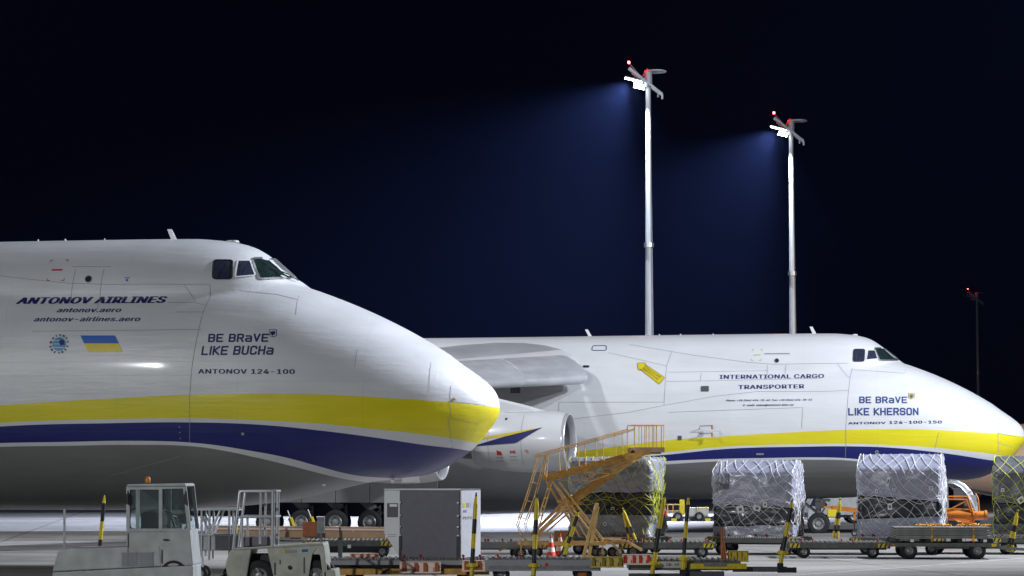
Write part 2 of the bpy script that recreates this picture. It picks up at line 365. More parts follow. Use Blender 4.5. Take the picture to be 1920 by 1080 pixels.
    s_ = math_('ADD', math_('MULTIPLY', bk.outputs[0], .12), n2.outputs[0])
    bp = N.new('ShaderNodeBump'); bp.inputs['Strength'].default_value = .32; bp.inputs['Distance'].default_value = .05
    Lk.new(s_, bp.inputs['Height']); Lk.new(bp.outputs[0], b.inputs['Normal'])
    return m
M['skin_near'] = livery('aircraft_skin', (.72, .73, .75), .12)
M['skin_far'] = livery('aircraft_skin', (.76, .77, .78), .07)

# ------------------------------------------------------------------ aircraft
def fuselage(parent, material, length=66):
    st = []
    a = 0.0
    knots = [0.004, .012, .02, .04, .07, .1, .15, .2, .27, .35, .43, .52, .63, .75, .87, 1.0, 1.15, 1.35, 1.55, 1.75, 2.0, 2.27, 2.6, 2.94, 3.3, 3.6, 3.95, 4.4, 4.9, 5.4, 5.7, 5.85, 5.9]
    st = knots + [5.95 + .06 * i for i in range(52)] + [9.15 + .15 * i for i in range(90)]
    a = st[-1]
    while a < length - .3: a += .3; st.append(a)
    K = 100
    vs, fs = [], []
    for a in st:
        zb = smooth_tab(KEEL, a)
        zt = smooth_tab(LOBE_TOP, a)
        if a > 5.9: zt = max(zt, smooth_tab(DECK_TOP, a))
        ring = []
        for k in range(K + 1):
            t = (1 - math.cos(math.pi * k / K)) / 2
            z = zb + (zt - zb) * t
            w = 0 if k in (0, K) else half_width(a, z)
            ring.append((w, z))
        full = [(-a, -w, z) for w, z in ring] + [(-a, w, z) for w, z in reversed(ring[1:-1])]
        vs += full
    n = 2 * K
    vs.append((0, 0, 4.96)); tip = len(vs) - 1
    for i in range(len(st) - 1):
        for k in range(n):
            fs.append((i * n + k, i * n + (k + 1) % n, (i + 1) * n + (k + 1) % n, (i + 1) * n + k))
    for k in range(n): fs.append((tip, (k + 1) % n, k))
    fs.append(tuple((len(st) - 1) * n + k for k in range(n)))
    mb = MB().add(vs, fs)
    return mb.build('fuselage', material, parent, smooth=60)

def on_skin(a, z, off=.012, side=-1):
    return (-a, side * (half_width(a, z) + off + .006), z)

def rounded(poly, r=.18, n=4):
    """polygon with its corners cut round (r = share of the shorter side)"""
    out = []
    L = len(poly)
    P = [Vector((x, y)) for x, y in poly]
    for i in range(L):
        p, q, s = P[i - 1], P[i], P[(i + 1) % L]
        rr = r * min((p - q).length, (s - q).length)
        a_, b_ = q + (p - q).normalized() * rr, q + (s - q).normalized() * rr
        for k in range(n + 1):
            t = k / n
            out.append(tuple(a_ * (1 - t) ** 2 + q * 2 * t * (1 - t) + b_ * t * t))
    return out

def densify(poly, step=.12):
    out = []
    for i in range(len(poly)):
        p, q = Vector(poly[i]), Vector(poly[(i + 1) % len(poly)])
        n = max(1, int((q - p).length / step))
        out += [tuple(p.lerp(q, k / n)) for k in range(n)]
    return out

def patch(parent, name, poly, m, off=.012, side=-1, surf=on_skin, rings=4):
    poly = densify(poly)
    cx = sum(p[0] for p in poly) / len(poly); cz = sum(p[1] for p in poly) / len(poly)
    vs, fs = [], []
    n = len(poly)
    for j in range(rings):
        f = 1 - j / rings
        vs += [surf(cx + (x - cx) * f, cz + (z - cz) * f, off, side) for x, z in poly]
    vs.append(surf(cx, cz, off, side))
    for j in range(rings - 1):
        for k in range(n):
            q = (j * n + k, j * n + (k + 1) % n, (j + 1) * n + (k + 1) % n, (j + 1) * n + k)
            fs.append(q)
    for k in range(n): fs.append(((rings - 1) * n + k, (rings - 1) * n + (k + 1) % n, rings * n))
    return MB().add(vs, fs).build(name, m, parent, smooth=180)

def tri_patch(parent, name, tris, m, off=.012, surf=on_skin):
    """tris: list of triangles in (a, z)"""
    mb = MB()
    for t in tris:
        mb.add([surf(a, z, off, -1) for a, z in t], [tuple(range(len(t)))])
    return mb.build(name, m, parent)

def frame_ring(parent, name, poly, m, w=.05, off=.03, side=-1, surf=on_skin):
    poly = densify(poly)
    n = len(poly)
    cx = sum(p[0] for p in poly) / n; cz = sum(p[1] for p in poly) / n
    outp = []
    for i in range(n):
        p, q, s = Vector(poly[i - 1]), Vector(poly[i]), Vector(poly[(i + 1) % n])
        t = (s - p).normalized(); nn = Vector((t.y, -t.x))
        if nn.dot(q - Vector((cx, cz))) < 0: nn = -nn
        outp.append(q + nn * w)
    vs = [surf(x, z, off, side) for x, z in poly] + [surf(p.x, p.y, off, side) for p in outp] + [surf(p.x, p.y, -.02, side) for p in outp] + [surf(x, z, -.02, side) for x, z in poly]
    fs = []
    for k in range(n):
        k2 = (k + 1) % n
        fs += [(k, k2, n + k2, n + k), (n + k, n + k2, 2 * n + k2, 2 * n + k), (3 * n + k, 3 * n + k2, k2, k)]
    return MB().add(vs, fs).build(name, m, parent, smooth=40)

def ribbon(parent, name, line, m, w=.022, off=.006, surf=on_skin, side=-1):
    pts = [Vector(line[0])]
    for p in line[1:]:
        q = pts[-1]; p = Vector(p)
        n = max(1, int((p - q).length / .2))
        pts += [q.lerp(p, k / n) for k in range(1, n + 1)]
    vs, fs = [], []
    for i, p in enumerate(pts):
        t = (pts[min(i + 1, len(pts) - 1)] - pts[max(i - 1, 0)]).normalized()
        nn = Vector((-t.y, t.x)) * w / 2
        vs += [surf(p.x + nn.x, p.y + nn.y, off, side), surf(p.x - nn.x, p.y - nn.y, off, side)]
        if i: fs.append((2 * i - 2, 2 * i - 1, 2 * i + 1, 2 * i))
    return MB().add(vs, fs).build(name, m, parent, smooth=180)

try:      # the sans-serif face that comes with Blender
    SANS = bpy.data.fonts.load(bpy.utils.system_resource('DATAFILES') + '/fonts/Inter.woff2')
except Exception:
    SANS = None
def text_shape(s, style):
    cu = bpy.data.curves.new('lettering', 'FONT')
    cu.body = s
    if SANS: cu.font = SANS
    cu.shear = .28 if 'italic' in style else 0
    if style in ('bold', 'italic_wide', 'italic_bold'): cu.space_character = 1.08
    cu.resolution_u = 4
    o = bpy.data.objects.new('lettering', cu); COL.objects.link(o)
    dg = bpy.context.evaluated_depsgraph_get()
    me = o.evaluated_get(dg).to_mesh()
    vs = [(v.co.x, v.co.y) for v in me.vertices]; fs = [tuple(p.vertices) for p in me.polygons]
    o.evaluated_get(dg).to_mesh_clear()
    bpy.data.objects.remove(o); bpy.data.curves.remove(cu)
    x0 = min(v[0] for v in vs); x1 = max(v[0] for v in vs)
    k = {'bold': .030, 'italic_bold': .030, 'italic_wide': .052, 'plain': .008}[style]
    out, fo = [], []
    for c in ((-k, 0), (-k * .33, k * .12), (k * .33, -k * .12), (k, 0)):      # thicker strokes
        n = len(out); out += [((x + c[0] - x0 + k) / (x1 - x0 + 2 * k), (y + c[1]) / .72) for x, y in vs]
        fo += [tuple(i + n for i in f) for f in fs]
    return out, fo

GLYPH = {  # strokes on a 4 x 6 grid
    'B': [[(0, 0), (0, 6), (3.2, 6), (4, 5.2), (4, 3.9), (3.3, 3.1)], [(0, 3.1), (3.3, 3.1), (4, 2.4), (4, .8), (3.2, 0), (0, 0)]],
    'E': [[(4, 0), (0, 0), (0, 6), (4, 6)], [(0, 3), (3.4, 3)]],
    'R': [[(0, 0), (0, 6), (3.2, 6), (4, 5.2), (4, 3.6), (3.2, 2.8), (0, 2.8)], [(2.2, 2.8), (4, 0)]],
    'a': [[(.4, 4.6), (3.2, 4.6), (4, 3.8), (4, 0), (.8, 0), (0, .7), (0, 1.8), (.8, 2.4), (4, 2.4)]],
    'V': [[(0, 6), (2, 0), (4, 6)]], 'L': [[(0, 6), (0, 0), (3.8, 0)]], 'I': [[(0, 0), (0, 6)]],
    'K': [[(0, 0), (0, 6)], [(4, 6), (.6, 3.1), (4, 0)], ], 'U': [[(0, 6), (0, .9), (.9, 0), (3.1, 0), (4, .9), (4, 6)]],
    'C': [[(4, 4.6), (4, 5.2), (3.2, 6), (.8, 6), (0, 5.2), (0, .8), (.8, 0), (3.2, 0), (4, .8), (4, 1.4)]],
    'H': [[(0, 0), (0, 6)], [(4, 0), (4, 6)], [(0, 3), (4, 3)]],
    'S': [[(4, 4.8), (4, 5.2), (3.2, 6), (.8, 6), (0, 5.2), (0, 3.8), (.8, 3.1), (3.2, 3.1), (4, 2.4), (4, .8), (3.2, 0), (.8, 0), (0, .8), (0, 1.3)]],
    'O': [[(.8, 0), (0, .8), (0, 5.2), (.8, 6), (3.2, 6), (4, 5.2), (4, .8), (3.2, 0), (.8, 0)]],
    'N': [[(0, 0), (0, 6), (4, 0), (4, 6)]]}
def block_shape(s):
    x = 0; segs = []
    for ch in s:
        if ch == ' ': x += 3.4; continue
        w = 0 if ch == 'I' else 4
        for st in GLYPH[ch]:
            for i, (p, q) in enumerate(zip(st, st[1:])): segs.append(((p[0] + x, p[1]), (q[0] + x, q[1]), .5 if i == 0 else .28, .5 if i == len(st) - 2 else .28))
        x += w + 2.3
    T = 1.35
    vs, fs = [], []
    for p, q, ep, eq in segs:
        p, q = Vector(p), Vector(q); d = (q - p).normalized(); n = Vector((-d.y, d.x)) * T / 2; dp, dq = d * T * ep, d * T * eq
        b = len(vs)
        vs += [tuple(p - dp + n), tuple(q + dq + n), tuple(q + dq - n), tuple(p - dp - n)]
        fs.append((b, b + 1, b + 2, b + 3))
    x0 = min(v[0] for v in vs); x1 = max(v[0] for v in vs)
    return [((a - x0) / (x1 - x0), (b + T / 2) / (6 + T)) for a, b in vs], fs

def write(parent, s, a0, z0, a1, z1, h, style, m, surf=on_skin, label=None):
    blk = style == 'block'
    vs, fs = block_shape(s) if blk else text_shape(s, style)
    lay = [(i // 4 % 7) * .0008 if blk else (i * 4 // len(vs)) * .0004 for i in range(len(vs))]
    # cut into low strips so that the strokes bend with the skin
    bm = bmesh.new()
    bv = [bm.verts.new((u, e, v)) for (u, v), e in zip(vs, lay)]
    for f in fs:
        try: bm.faces.new([bv[i] for i in f])
        except ValueError: pass
    for k in range(1, 6):
        bmesh.ops.bisect_plane(bm, geom=bm.verts[:] + bm.edges[:] + bm.faces[:], plane_co=(0, 0, k / 6), plane_no=(0, 0, 1))
    bm.verts.index_update()
    vs = [(v.co.x, v.co.z) for v in bm.verts]; lay = [v.co.y for v in bm.verts]; fs = [tuple(v.index for v in f.verts) for f in bm.faces]
    bm.free()
    shear = .10 if blk and 'BUCH' in s else 0
    out = []
    for i, (u, v) in enumerate(vs):
        e = lay[i]
        a = a0 + (a1 - a0) * u - shear * v * h
        z = z0 + (z1 - z0) * u + v * h
        out.append(surf(a, z, (.014 if style == 'italic_wide' else .005) + e, -1))
    return MB().add(out, fs).build('lettering', m, parent)

def wheel(parent, c, r, w, rimr=None, hub=True, n=28):
    """a tyre with a rim sub-part; axis along y"""
    c = Vector(c); rimr = rimr or r * .55
    t = MB().lathe([(rimr, -w * .42), (r * .86, -w * .5), (r * .97, -w * .4), (r, -w * .22), (r, w * .22), (r * .97, w * .4), (r * .86, w * .5), (rimr, w * .42), (rimr, -w * .42)], c, (0, 1, 0), n)
    o = t.build('wheel', M['rubber'], parent, smooth=50)
    q = MB()
    for s in (-1, 1):
        q.lathe([(rimr * 1.02, s * w * .42), (rimr * .96, s * w * .46), (rimr * .88, s * w * .34), (rimr * .5, s * w * .22), (rimr * .42, s * w * .38), (rimr * .2, s * w * .42), (0, s * w * .42)], c, (0, 1, 0), 20)
    q.build('rim', M['rim'], o, smooth=40)
    if n > 20:
        b = MB()
        for s in (-1, 1):
            for k in range(8):
                an = k * math.pi / 4
                b.lathe([(rimr * .07, s * w * .25), (rimr * .07, s * w * .36), (0, s * w * .36)], c + Vector((math.cos(an) * rimr * .68, 0, math.sin(an) * rimr * .68)), (0, 1, 0), 6)
        b.build('bolt', M['black'], o)
    return o

def cockpit(parent, polys, side, green):
    g = [M['glass'], M['glass'], M['glassg'] if green else M['glassg']]
    for i, k in enumerate(('w1', 'w2', 'w3')):
        poly = rounded(polys[k], .16 if i == 0 else .08)
        o = patch(parent, 'window', poly, g[i], off=.015, side=side)
        frame_ring(o, 'frame', poly, M['black'] if i == 0 else (M['white'] if i == 1 else M['steel']), w=.03 if i == 0 else (.04 if i == 1 else .07), off=.03, side=side)

def blade(parent, a, h, lean, chord, tipc):
    zt = max(lerp_tab(LOBE_TOP, a), lerp_tab(DECK_TOP, a)) - .05
    t = .03
    poly = [(-a, zt), (-a - chord, zt), (-a - chord - lean, zt + h), (-a - lean - tipc * 0, zt + h)]
    poly = [(-a, zt), (-a - lean, zt + h), (-a - lean - tipc, zt + h), (-a - chord, zt)]
    return MB().prism(poly, -t, t).build('blade_antenna', M['white'], parent, bevel=.01)

def circle(a, z, r, n=16): return [(a + r * math.cos(2 * math.pi * k / n), z + r * math.sin(2 * math.pi * k / n)) for k in range(n)]

def shield(parent, poly, edge, fill, tri):
    patch(parent, 'emblem', poly, fill, off=.014)
    frame_ring(parent, 'emblem_border', poly, edge, w=.02, off=.018)
    a0 = max(p[0] for p in poly); a1 = min(p[0] for p in poly); z1 = max(p[1] for p in poly); z0 = min(p[1] for p in poly)
    f = lambda u, v: (a0 + (a1 - a0) * u, z0 + (z1 - z0) * v)
    for line in ([(.22, .85), (.22, .35), (.5, .2), (.78, .35), (.78, .85)], [(.5, .9), (.5, .12)], [(.36, .75), (.36, .45), (.5, .3), (.64, .45), (.64, .75)]):
        ribbon(parent, 'trident_stroke', [f(*p) for p in line], tri, w=.028, off=.024)

def nose_gear(parent, a):
    # twin nose gear: four wheels on two legs
    for s in (-1, 1):
        g = MB()
        x = -a
        g.tube([(x, s * .75, 2.4), (x, s * .75, .75)], .13, 12).tube([(x, s * .75, .75), (x, s * .75, .56)], .16, 12)
        g.tube([(x, s * .42, .56), (x, s * 1.08, .56)], .09, 10)
        g.tube([(x - 1.5, s * .75, 2.2), (x - .1, s * .75, 1.15)], .06, 8).tube([(x + .1, s * .75, 1.9), (x + .42, s * .75, 1.5), (x + .1, s * .75, 1.0)], .045, 8)
        g.box((x + .1, s * .75, 1.5), (.5, .4, .3)).box((x + .25, s * .75, 1.75), (.7, .5, .12))
        leg = g.build('landing_gear_leg', M['grey'], parent, smooth=40)
        wheel(parent, (x, s * .43, .56), .56, .42, .30)
        wheel(parent, (x, s * 1.07, .56), .56, .42, .30)

def main_gear(parent, a, side=-1):
    x, y = -a, side * 3.3
    g = MB()
    g.tube([(x, y, 2.0), (x, y, 1.1)], .15, 12).tube([(x, y, 1.1), (x, y, .62)], .11, 12).tube([(x, y - .45, .63), (x, y + .45, .63)], .1, 10)
    g.tube([(x - .75, y, 1.85), (x - .1, y, 1.25)], .07, 8).tube([(x + .12, y + side * .1, 1.5), (x + .5, y + side * .1, 1.3), (x + .12, y + side * .1, .8)], .05, 8)
    g.box((x, y, 1.45), (.55, .3, .22)).box((x - .3, y, 1.62), (.3, .22, .2)).tube([(x + .45, y, 1.5), (x + .48, y, .95)], .05, 8)
    g.build('landing_gear_leg', M['grey'], parent, smooth=40)
    wheel(parent, (x, y - .4, .63), .63, .44, .34)
    wheel(parent, (x, y + .4, .63), .63, .44, .34)

def airfoil(c, t, n=14):
    """closed outline (chord position, height) of a section of chord c and thickness t"""
    up, lo = [], []
    for i in range(n + 1):
        u = (1 - math.cos(math.pi * i / n)) / 2
        y = 5 * t * c * (.2969 * math.sqrt(u) - .126 * u - .3516 * u * u + .2843 * u ** 3 - .1015 * u ** 4)
        up.append((u * c, y * 1.1)); lo.append((u * c, -y * .9))
    return list(reversed(up)) + lo[1:]

def loft(sections, cap=True):
    n = len(sections[0]); vs = [p for s in sections for p in s]; fs = []
    for i in range(len(sections) - 1):
        for k in range(n): fs.append((i * n + k, i * n + (k + 1) % n, (i + 1) * n + (k + 1) % n, (i + 1) * n + k))
    if cap: fs += [tuple(range(n)), tuple(reversed(range((len(sections) - 1) * n, len(sections) * n)))]
    return MB().add(vs, fs)

def engine(parent, b, z, a_lip, s=1, big=True):
    """turbofan nacelle with its axis along the aircraft; b = offset to starboard"""
    e = bpy.data.objects.new('engine', None); COL.objects.link(e); e.parent = parent
    e.location = (-a_lip, -b, z); e.rotation_euler = (0, 0, R(-7))
    ax = Vector((-1, 0, 0)); o = Vector((0, 0, 0)); z = 0
    prof = [(1.335, .16), (1.39, .5), (1.44, 1.0), (1.47, 1.7), (1.46, 2.5), (1.40, 3.2), (1.28, 3.9), (1.13, 4.6), (1.10, 4.6), (.9, 4.0)]
    MB().lathe(prof, o, ax, 48).build('cowling', M['white'], e, smooth=40)
    MB().lathe([(1.17, .35), (1.18, .18), (1.215, .06), (1.26, .01), (1.29, .01), (1.325, .07), (1.338, .17), (1.33, .34)], o, ax, 48).build('intake_lip', M['lip'], e, smooth=60)
    MB().lathe([(1.175, .33), (1.16, .8), (1.165, 1.3)], o, ax, 48).build('intake_duct', M['grey'], e, smooth=60)
    fb = MB()
    for k in range(28):
        an = 2 * math.pi * k / 28
        q = Matrix.Rotation(an, 3, 'X')
        p = [q @ Vector((0, -.06, .35)), q @ Vector((-.12, .08, .35)), q @ Vector((-.22, .16, 1.14)), q @ Vector((.0, -.10, 1.14))]
        fb.add([o + Vector((-1.15, 0, 0)) + v for v in p], [(0, 1, 2, 3)])
    fb.lathe([(1.165, 1.5), (0, 1.5)], o, ax, 32, 1)
    fb.build('fan', [M['steel'], M['black']], e)
    MB().lathe([(0, .65), (.14, .75), (.28, .95), (.36, 1.25)], o, ax, 20).build('spinner', M['darkgrey'], e, smooth=60)
    MB().lathe([(.86, 4.2), (.82, 5.2), (.66, 6.0), (.6, 6.0), (.5, 5.6)], o, ax, 32).build('exhaust_nozzle', M['steel'], e, smooth=40)
    MB().lathe([(.42, 5.6), (.3, 6.6), (.05, 7.2)], o, ax, 20).build('exhaust_cone', M['darkgrey'], e, smooth=40)
    x0 = 0
    poly = [(x0 - 1.0, z + 1.38), (x0 - 2.2, z + 1.72), (x0 - 4.2, z + 2.2), (x0 - 6.5, z + 3.1), (x0 - 10.5, z + 3.1), (x0 - 8.5, z + 1.2), (x0 - 5.5, z + .8), (x0 - 4.5, z + 1.0)]
    MB().prism(poly, -.26, .26).build('pylon', M['white'], e, bevel=.12, smooth=30)
    return e

def wing(parent, side=-1):
    """starboard wing: fixed wing, drooped slats in panels, engines"""
    LE = lambda b: 21.9 + (b - 3.6) * .64
    drop = lambda b: -.085 * (b - 3.6)
    chord = lambda b: 13.2 - (b - 3.6) * .30 if b < 14 else 10.1 - (b - 14) * .25
    secs = []
    for b in (1.5, 3.6, 6, 9, 12, 15, 20, 26, 31, 36.3):
        c = chord(b); th = .15 - .0015 * b
        z0 = 8.75 + drop(b)
        secs.append([(-(LE(b) + .95 + u), side * b, z0 - .36 + w + .02 * math.sin(math.pi * min(1, u / c)) * c) for u, w in airfoil(c, th)])
    w = loft(secs).build('wing', [M['wing'], M['white']], parent, smooth=50)
    n = len(secs[0])
    for i, p in enumerate(w.data.polygons):
        if 11 <= i % n <= 15: p.material_index = 1
    # drooped leading edge slats
    def slat_sec(b, g=0):
        z0 = 8.75 + drop(b); L = LE(b); k = 1 - .012 * (b - 3.6)
        pr = [(.20, -1.10), (.05, -1.07), (-.08, -.99), (-.17, -.87), (-.20, -.73), (-.17, -.59), (-.08, -.44), (.14, -.17), (.5, .13), (.9, .33), (1.12, .40), (1.12, .36), (.8, .12), (.5, -.3), (.42, -.7), (.36, -.95), (.30, -1.07)]
        return [(-(L + u * k), side * b, z0 + w * k) for u, w in pr]
    cuts = [3.95, 8.1, 11.9, 15.8, 20, 25, 30, 35.5]
    for b0, b1 in zip(cuts, cuts[1:]):
        loft([slat_sec(b0 + .02), slat_sec((b0 + b1) / 2), slat_sec(b1 - .02)]).build('slat', M['alu_slat'], parent, smooth=50)
    for b in (5, 10.5, 14, 18):
        L = LE(b); z0 = 8.75 + drop(b)
        MB().bar((-(L + 1.8), side * b, z0 - .2), (-(L + .5), side * b, z0 - .2), .12, .22).build('slat_track', M['steel'], parent)

M['lip'] = mat('polished_lip', (.72, .73, .75), .3, metal=.45, coat=.3)
NOSE_NEAR = Vector((-.396, 74.3, 0)); NOSE_FAR = Vector((26.114, 122.5, -.08)); YAW = R(8)
M['wing'] = mat('wing_skin', (.50, .51, .53), .6, metal=.0, var=.25, scale=.9, stretch=(.6, .25, 1), coat=.1)
# ------------------------------------------------------------------ ground
def ground_material():
    m = bpy.data.materials.new('concrete'); m.use_nodes = True
    nt = m.node_tree; N = nt.nodes; Lk = nt.links; b = N['Principled BSDF']
    tc = N.new('ShaderNodeTexCoord')
    mp = N.new('ShaderNodeMapping'); mp.inputs['Rotation'].default_value = (0, 0, R(-8)); Lk.new(tc.outputs['Object'], mp.inputs[0])
    br = N.new('ShaderNodeTexBrick'); br.offset = 0; br.inputs['Scale'].default_value = 1
    br.inputs['Brick Width'].default_value = 7.5; br.inputs['Row Height'].default_value = 7.5; br.inputs['Mortar Size'].default_value = .05
    br.inputs['Color1'].default_value = (.32, .305, .29, 1); br.inputs['Color2'].default_value = (.265, .255, .24, 1); br.inputs['Mortar'].default_value = (.09, .085, .08, 1)
    Lk.new(mp.outputs[0], br.inputs[0])
    n = N.new('ShaderNodeTexNoise'); n.inputs['Scale'].default_value = .25; n.inputs['Detail'].default_value = 10; n.inputs['Roughness'].default_value = .65
    Lk.new(mp.outputs[0], n.inputs[0])
    r = N.new('ShaderNodeMapRange'); r.inputs[1].default_value = .3; r.inputs[2].default_value = .7; r.inputs[3].default_value = .62; r.inputs[4].default_value = 1.08
    Lk.new(n.outputs[0], r.inputs[0])
    mx = N.new('ShaderNodeMix'); mx.data_type = 'RGBA'; mx.blend_type = 'MULTIPLY'; mx.inputs[0].default_value = 1
    Lk.new(br.outputs[0], mx.inputs[6]); Lk.new(r.outputs[0], mx.inputs[7]); Lk.new(mx.outputs[2], b.inputs['Base Color'])
    st = N.new('ShaderNodeTexNoise'); st.inputs['Scale'].default_value = .5; st.inputs['Detail'].default_value = 6
    ms = N.new('ShaderNodeMapping'); ms.inputs['Scale'].default_value = (.12, 1.6, 1); ms.inputs['Rotation'].default_value = (0, 0, R(6)); Lk.new(tc.outputs['Object'], ms.inputs[0]); Lk.new(ms.outputs[0], st.inputs[0])
    rs_ = N.new('ShaderNodeMapRange'); rs_.inputs[1].default_value = .52; rs_.inputs[2].default_value = .66; rs_.inputs[3].default_value = 1; rs_.inputs[4].default_value = .62
    Lk.new(st.outputs[0], rs_.inputs[0])
    m3 = N.new('ShaderNodeMix'); m3.data_type = 'RGBA'; m3.blend_type = 'MULTIPLY'; m3.inputs[0].default_value = 1
    Lk.new(mx.outputs[2], m3.inputs[6]); Lk.new(rs_.outputs[0], m3.inputs[7]); Lk.new(m3.outputs[2], b.inputs['Base Color'])
    b.inputs['Roughness'].default_value = .75
    n2 = N.new('ShaderNodeTexNoise'); n2.inputs['Scale'].default_value = 6; n2.inputs['Detail'].default_value = 8; Lk.new(mp.outputs[0], n2.inputs[0])
    bp = N.new('ShaderNodeBump'); bp.inputs['Strength'].default_value = .25; bp.inputs['Distance'].default_value = .02
    Lk.new(n2.outputs[0], bp.inputs['Height']); Lk.new(bp.outputs[0], b.inputs['Normal'])
    return m
g = MB().add([(-900, -200, 0), (900, -200, 0), (900, 1500, 0), (-900, 1500, 0)], [(0, 1, 2, 3)]).build('ground', ground_material())
tag(g, kind='structure')
def flat_line(pts, w, name, m, z=.004):
    mb = MB(); P = [Vector((*p, z)) for p in pts]
    for p, q in zip(P, P[1:]):
        n = (q - p).normalized().cross(Vector((0, 0, 1))) * w / 2
        mb.add([p + n, q + n, q - n, p - n], [(0, 1, 2, 3)])
    return tag(mb.build(name, m), kind='structure')
M['line'] = mat('worn_white_marking', (.62, .62, .60), .7, var=.5, scale=8)
flat_line([(7.6, 69.0), (12.7, 76.5), (16.6, 82.6), (40, 117)], .15, 'painted_line', M['line'])

# ------------------------------------------------------------------ the two big freighters
def freighter(name, label, pos, skin, texts, polys, seams, near):
    p = thing(name, label, 'aircraft', pos, -YAW, 'heavy cargo aircraft')
    fuselage(p, skin)
    for s, a0, z0, a1, z1, h, style in texts:
        c = M['navy2'] if style == 'block' and not near else M['navy']
        write(p, s, a0, z0, a1, z1, h, style, c)
    for ln in seams: ribbon(p, 'panel_seam', ln, M['seam'], w=.013 if near else .017)
    for side in (-1, 1): cockpit(p, {k: polys[k] for k in ('w1', 'w2', 'w3')}, side, True)
    return p
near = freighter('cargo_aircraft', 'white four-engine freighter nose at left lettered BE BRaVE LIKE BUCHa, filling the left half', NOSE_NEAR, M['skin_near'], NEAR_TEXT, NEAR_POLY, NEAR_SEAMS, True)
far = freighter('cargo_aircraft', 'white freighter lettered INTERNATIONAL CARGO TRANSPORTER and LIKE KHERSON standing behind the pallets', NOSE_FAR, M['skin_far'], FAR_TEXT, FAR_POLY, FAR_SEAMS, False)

# -- markings of the near one
P = NEAR_POLY
patch(near, 'flag_upper_band', P['flag_blue'], M['flagblue']); patch(near, 'flag_lower_band', P['flag_yellow'], M['yellow'])
M['skyblue'] = mat('light_blue_paint', (.05, .25, .5), .4)
(ea, ez), (eb, _) = P['emblem']; er = abs(eb - ea)
patch(near, 'emblem', circle(ea, ez, er * .70, 24), M['skyblue'])
for dz in (-.10, 0, .10): ribbon(near, 'emblem_line', [(ea + .17, ez + dz), (ea - .17, ez + dz * 1.2)], M['white'], w=.018, off=.02)
patch(near, 'emblem_landmass', [(ea - .02, ez + .14), (ea - .15, ez + .12), (ea - .17, ez - .02), (ea - .05, ez - .04), (ea, ez + .04)], M['navy'], off=.026)
def ring_text(parent, s, ca, cz, r, h, m, start, step):
    mb = MB()
    for i, ch in enumerate(s):
        if ch == ' ': continue
        vs, fs = text_shape(ch, 'bold')
        an = R(start - step * i)
        u, v = Vector((math.sin(an), -math.cos(an))), Vector((math.cos(an), math.sin(an)))
        pts = []
        for x, y in vs:
            q = u * ((x - .5) * h * .8) + v * (r + (y - .5) * h)
            pts.append(on_skin(ca - q.x, cz + q.y, .014))
        mb.add(pts, fs)
    return mb.build('lettering', m, parent)
ring_text(near, 'ANTONOV', ea, ez, er * .95, .085, M['navy'], 165, 25)
M['navy'].name = 'navy_paint'
ring_text(near, 'AIRLINES', ea, ez, er * .95, .085, M['navy'], -15, 25)
shield(near, P['shield'], M['navy'], M['white'], M['navy'])
(pa, pz), (pb, _) = P['porthole']
o = patch(near, 'porthole', circle(pa, pz, .095, 20), M['glass'], off=.014); frame_ring(o, 'frame', circle(pa, pz, .095, 20), M['grey'], w=.02, off=.02)
(ba, bz), = P['blue_mark']
patch(near, 'blue_mark', circle(ba, bz, .035, 12), M['flagblue']); ribbon(near, 'blue_mark', [(ba + .09, bz + .07), (ba - .09, bz + .07)], M['flagblue'], w=.02)
for k, (u, v) in zip(('c1', 'c2', 'c3', 'c4'), ((1, 1), (-1, 1), (1, -1), (-1, -1))):
    a, z = P[k][0] if k in ('c1', 'c3') else P[k][1]
    ribbon(near, 'corner_mark', [(a, z - .07 * v), (a, z), (a - .09 * u, z)], M['red'], w=.025)
(a0, z0), (a1, z1) = P['red_text']; ribbon(near, 'stencil', [(a0, z0), (a1, z1)], M['red'], w=.05); 
patch(near, 'warning_triangle', P['tri'], M['orange'], off=.014, rings=2)
for dz in (0, .17, .34): patch(near, 'recessed_fastener', circle(9.17, 4.33 - dz, .022, 8), M['steel'], rings=2)
patch(near, 'drain_mast', circle(7.26, 4.12, .05, 10), M['grey'], rings=2)
for a, h, l, c, t in ((10.3, .40, .20, .19, .15),): blade(near, a, h, l, c, t)
for a in (8.6, 8.45): MB().lathe([(.16, 0), (.13, .06), (0, .08)], (-a, 0, 10.22), (0, 0, 1), 12).build('roof_dome', M['white'], near, smooth=60)
for a, r in ((14.0, .03), (12.7, .02), (14.9, .02)): MB().lathe([(r * 2, 0), (r, .1), (0, .12)], (-a, 0, 10.30), (0, 0, 1), 10).build('roof_antenna', M['white'], near, smooth=60)
wp = MB().tube([(-6.25, -.55, 8.95), (-6.5, -.9, 9.12), (-6.95, -1.2, 9.3)], .018, 6); wp.build('wiper', M['black'], near)
nose_gear(near, 10.4)
for a, z in ((5.2, 2.62), (3.2, 2.72)):
    w = half_width(a, z + .12) * .8
    MB().sphere((-a, -w, z + .0), .07, 8).build('light_fairing', M['white'], near, smooth=180)
MB().add([(-2.9, -.8, 2.80), (-2.35, -.9, 2.86), (-2.35, -.7, 2.66), (-2.9, -.6, 2.66), (-2.9, -.8, 2.66), (-2.35, -.9, 2.72)], [(0, 1, 2, 3), (0, 4, 5, 1), (3, 2, 5, 4)]).build('antenna_fairing', M['white'], near)

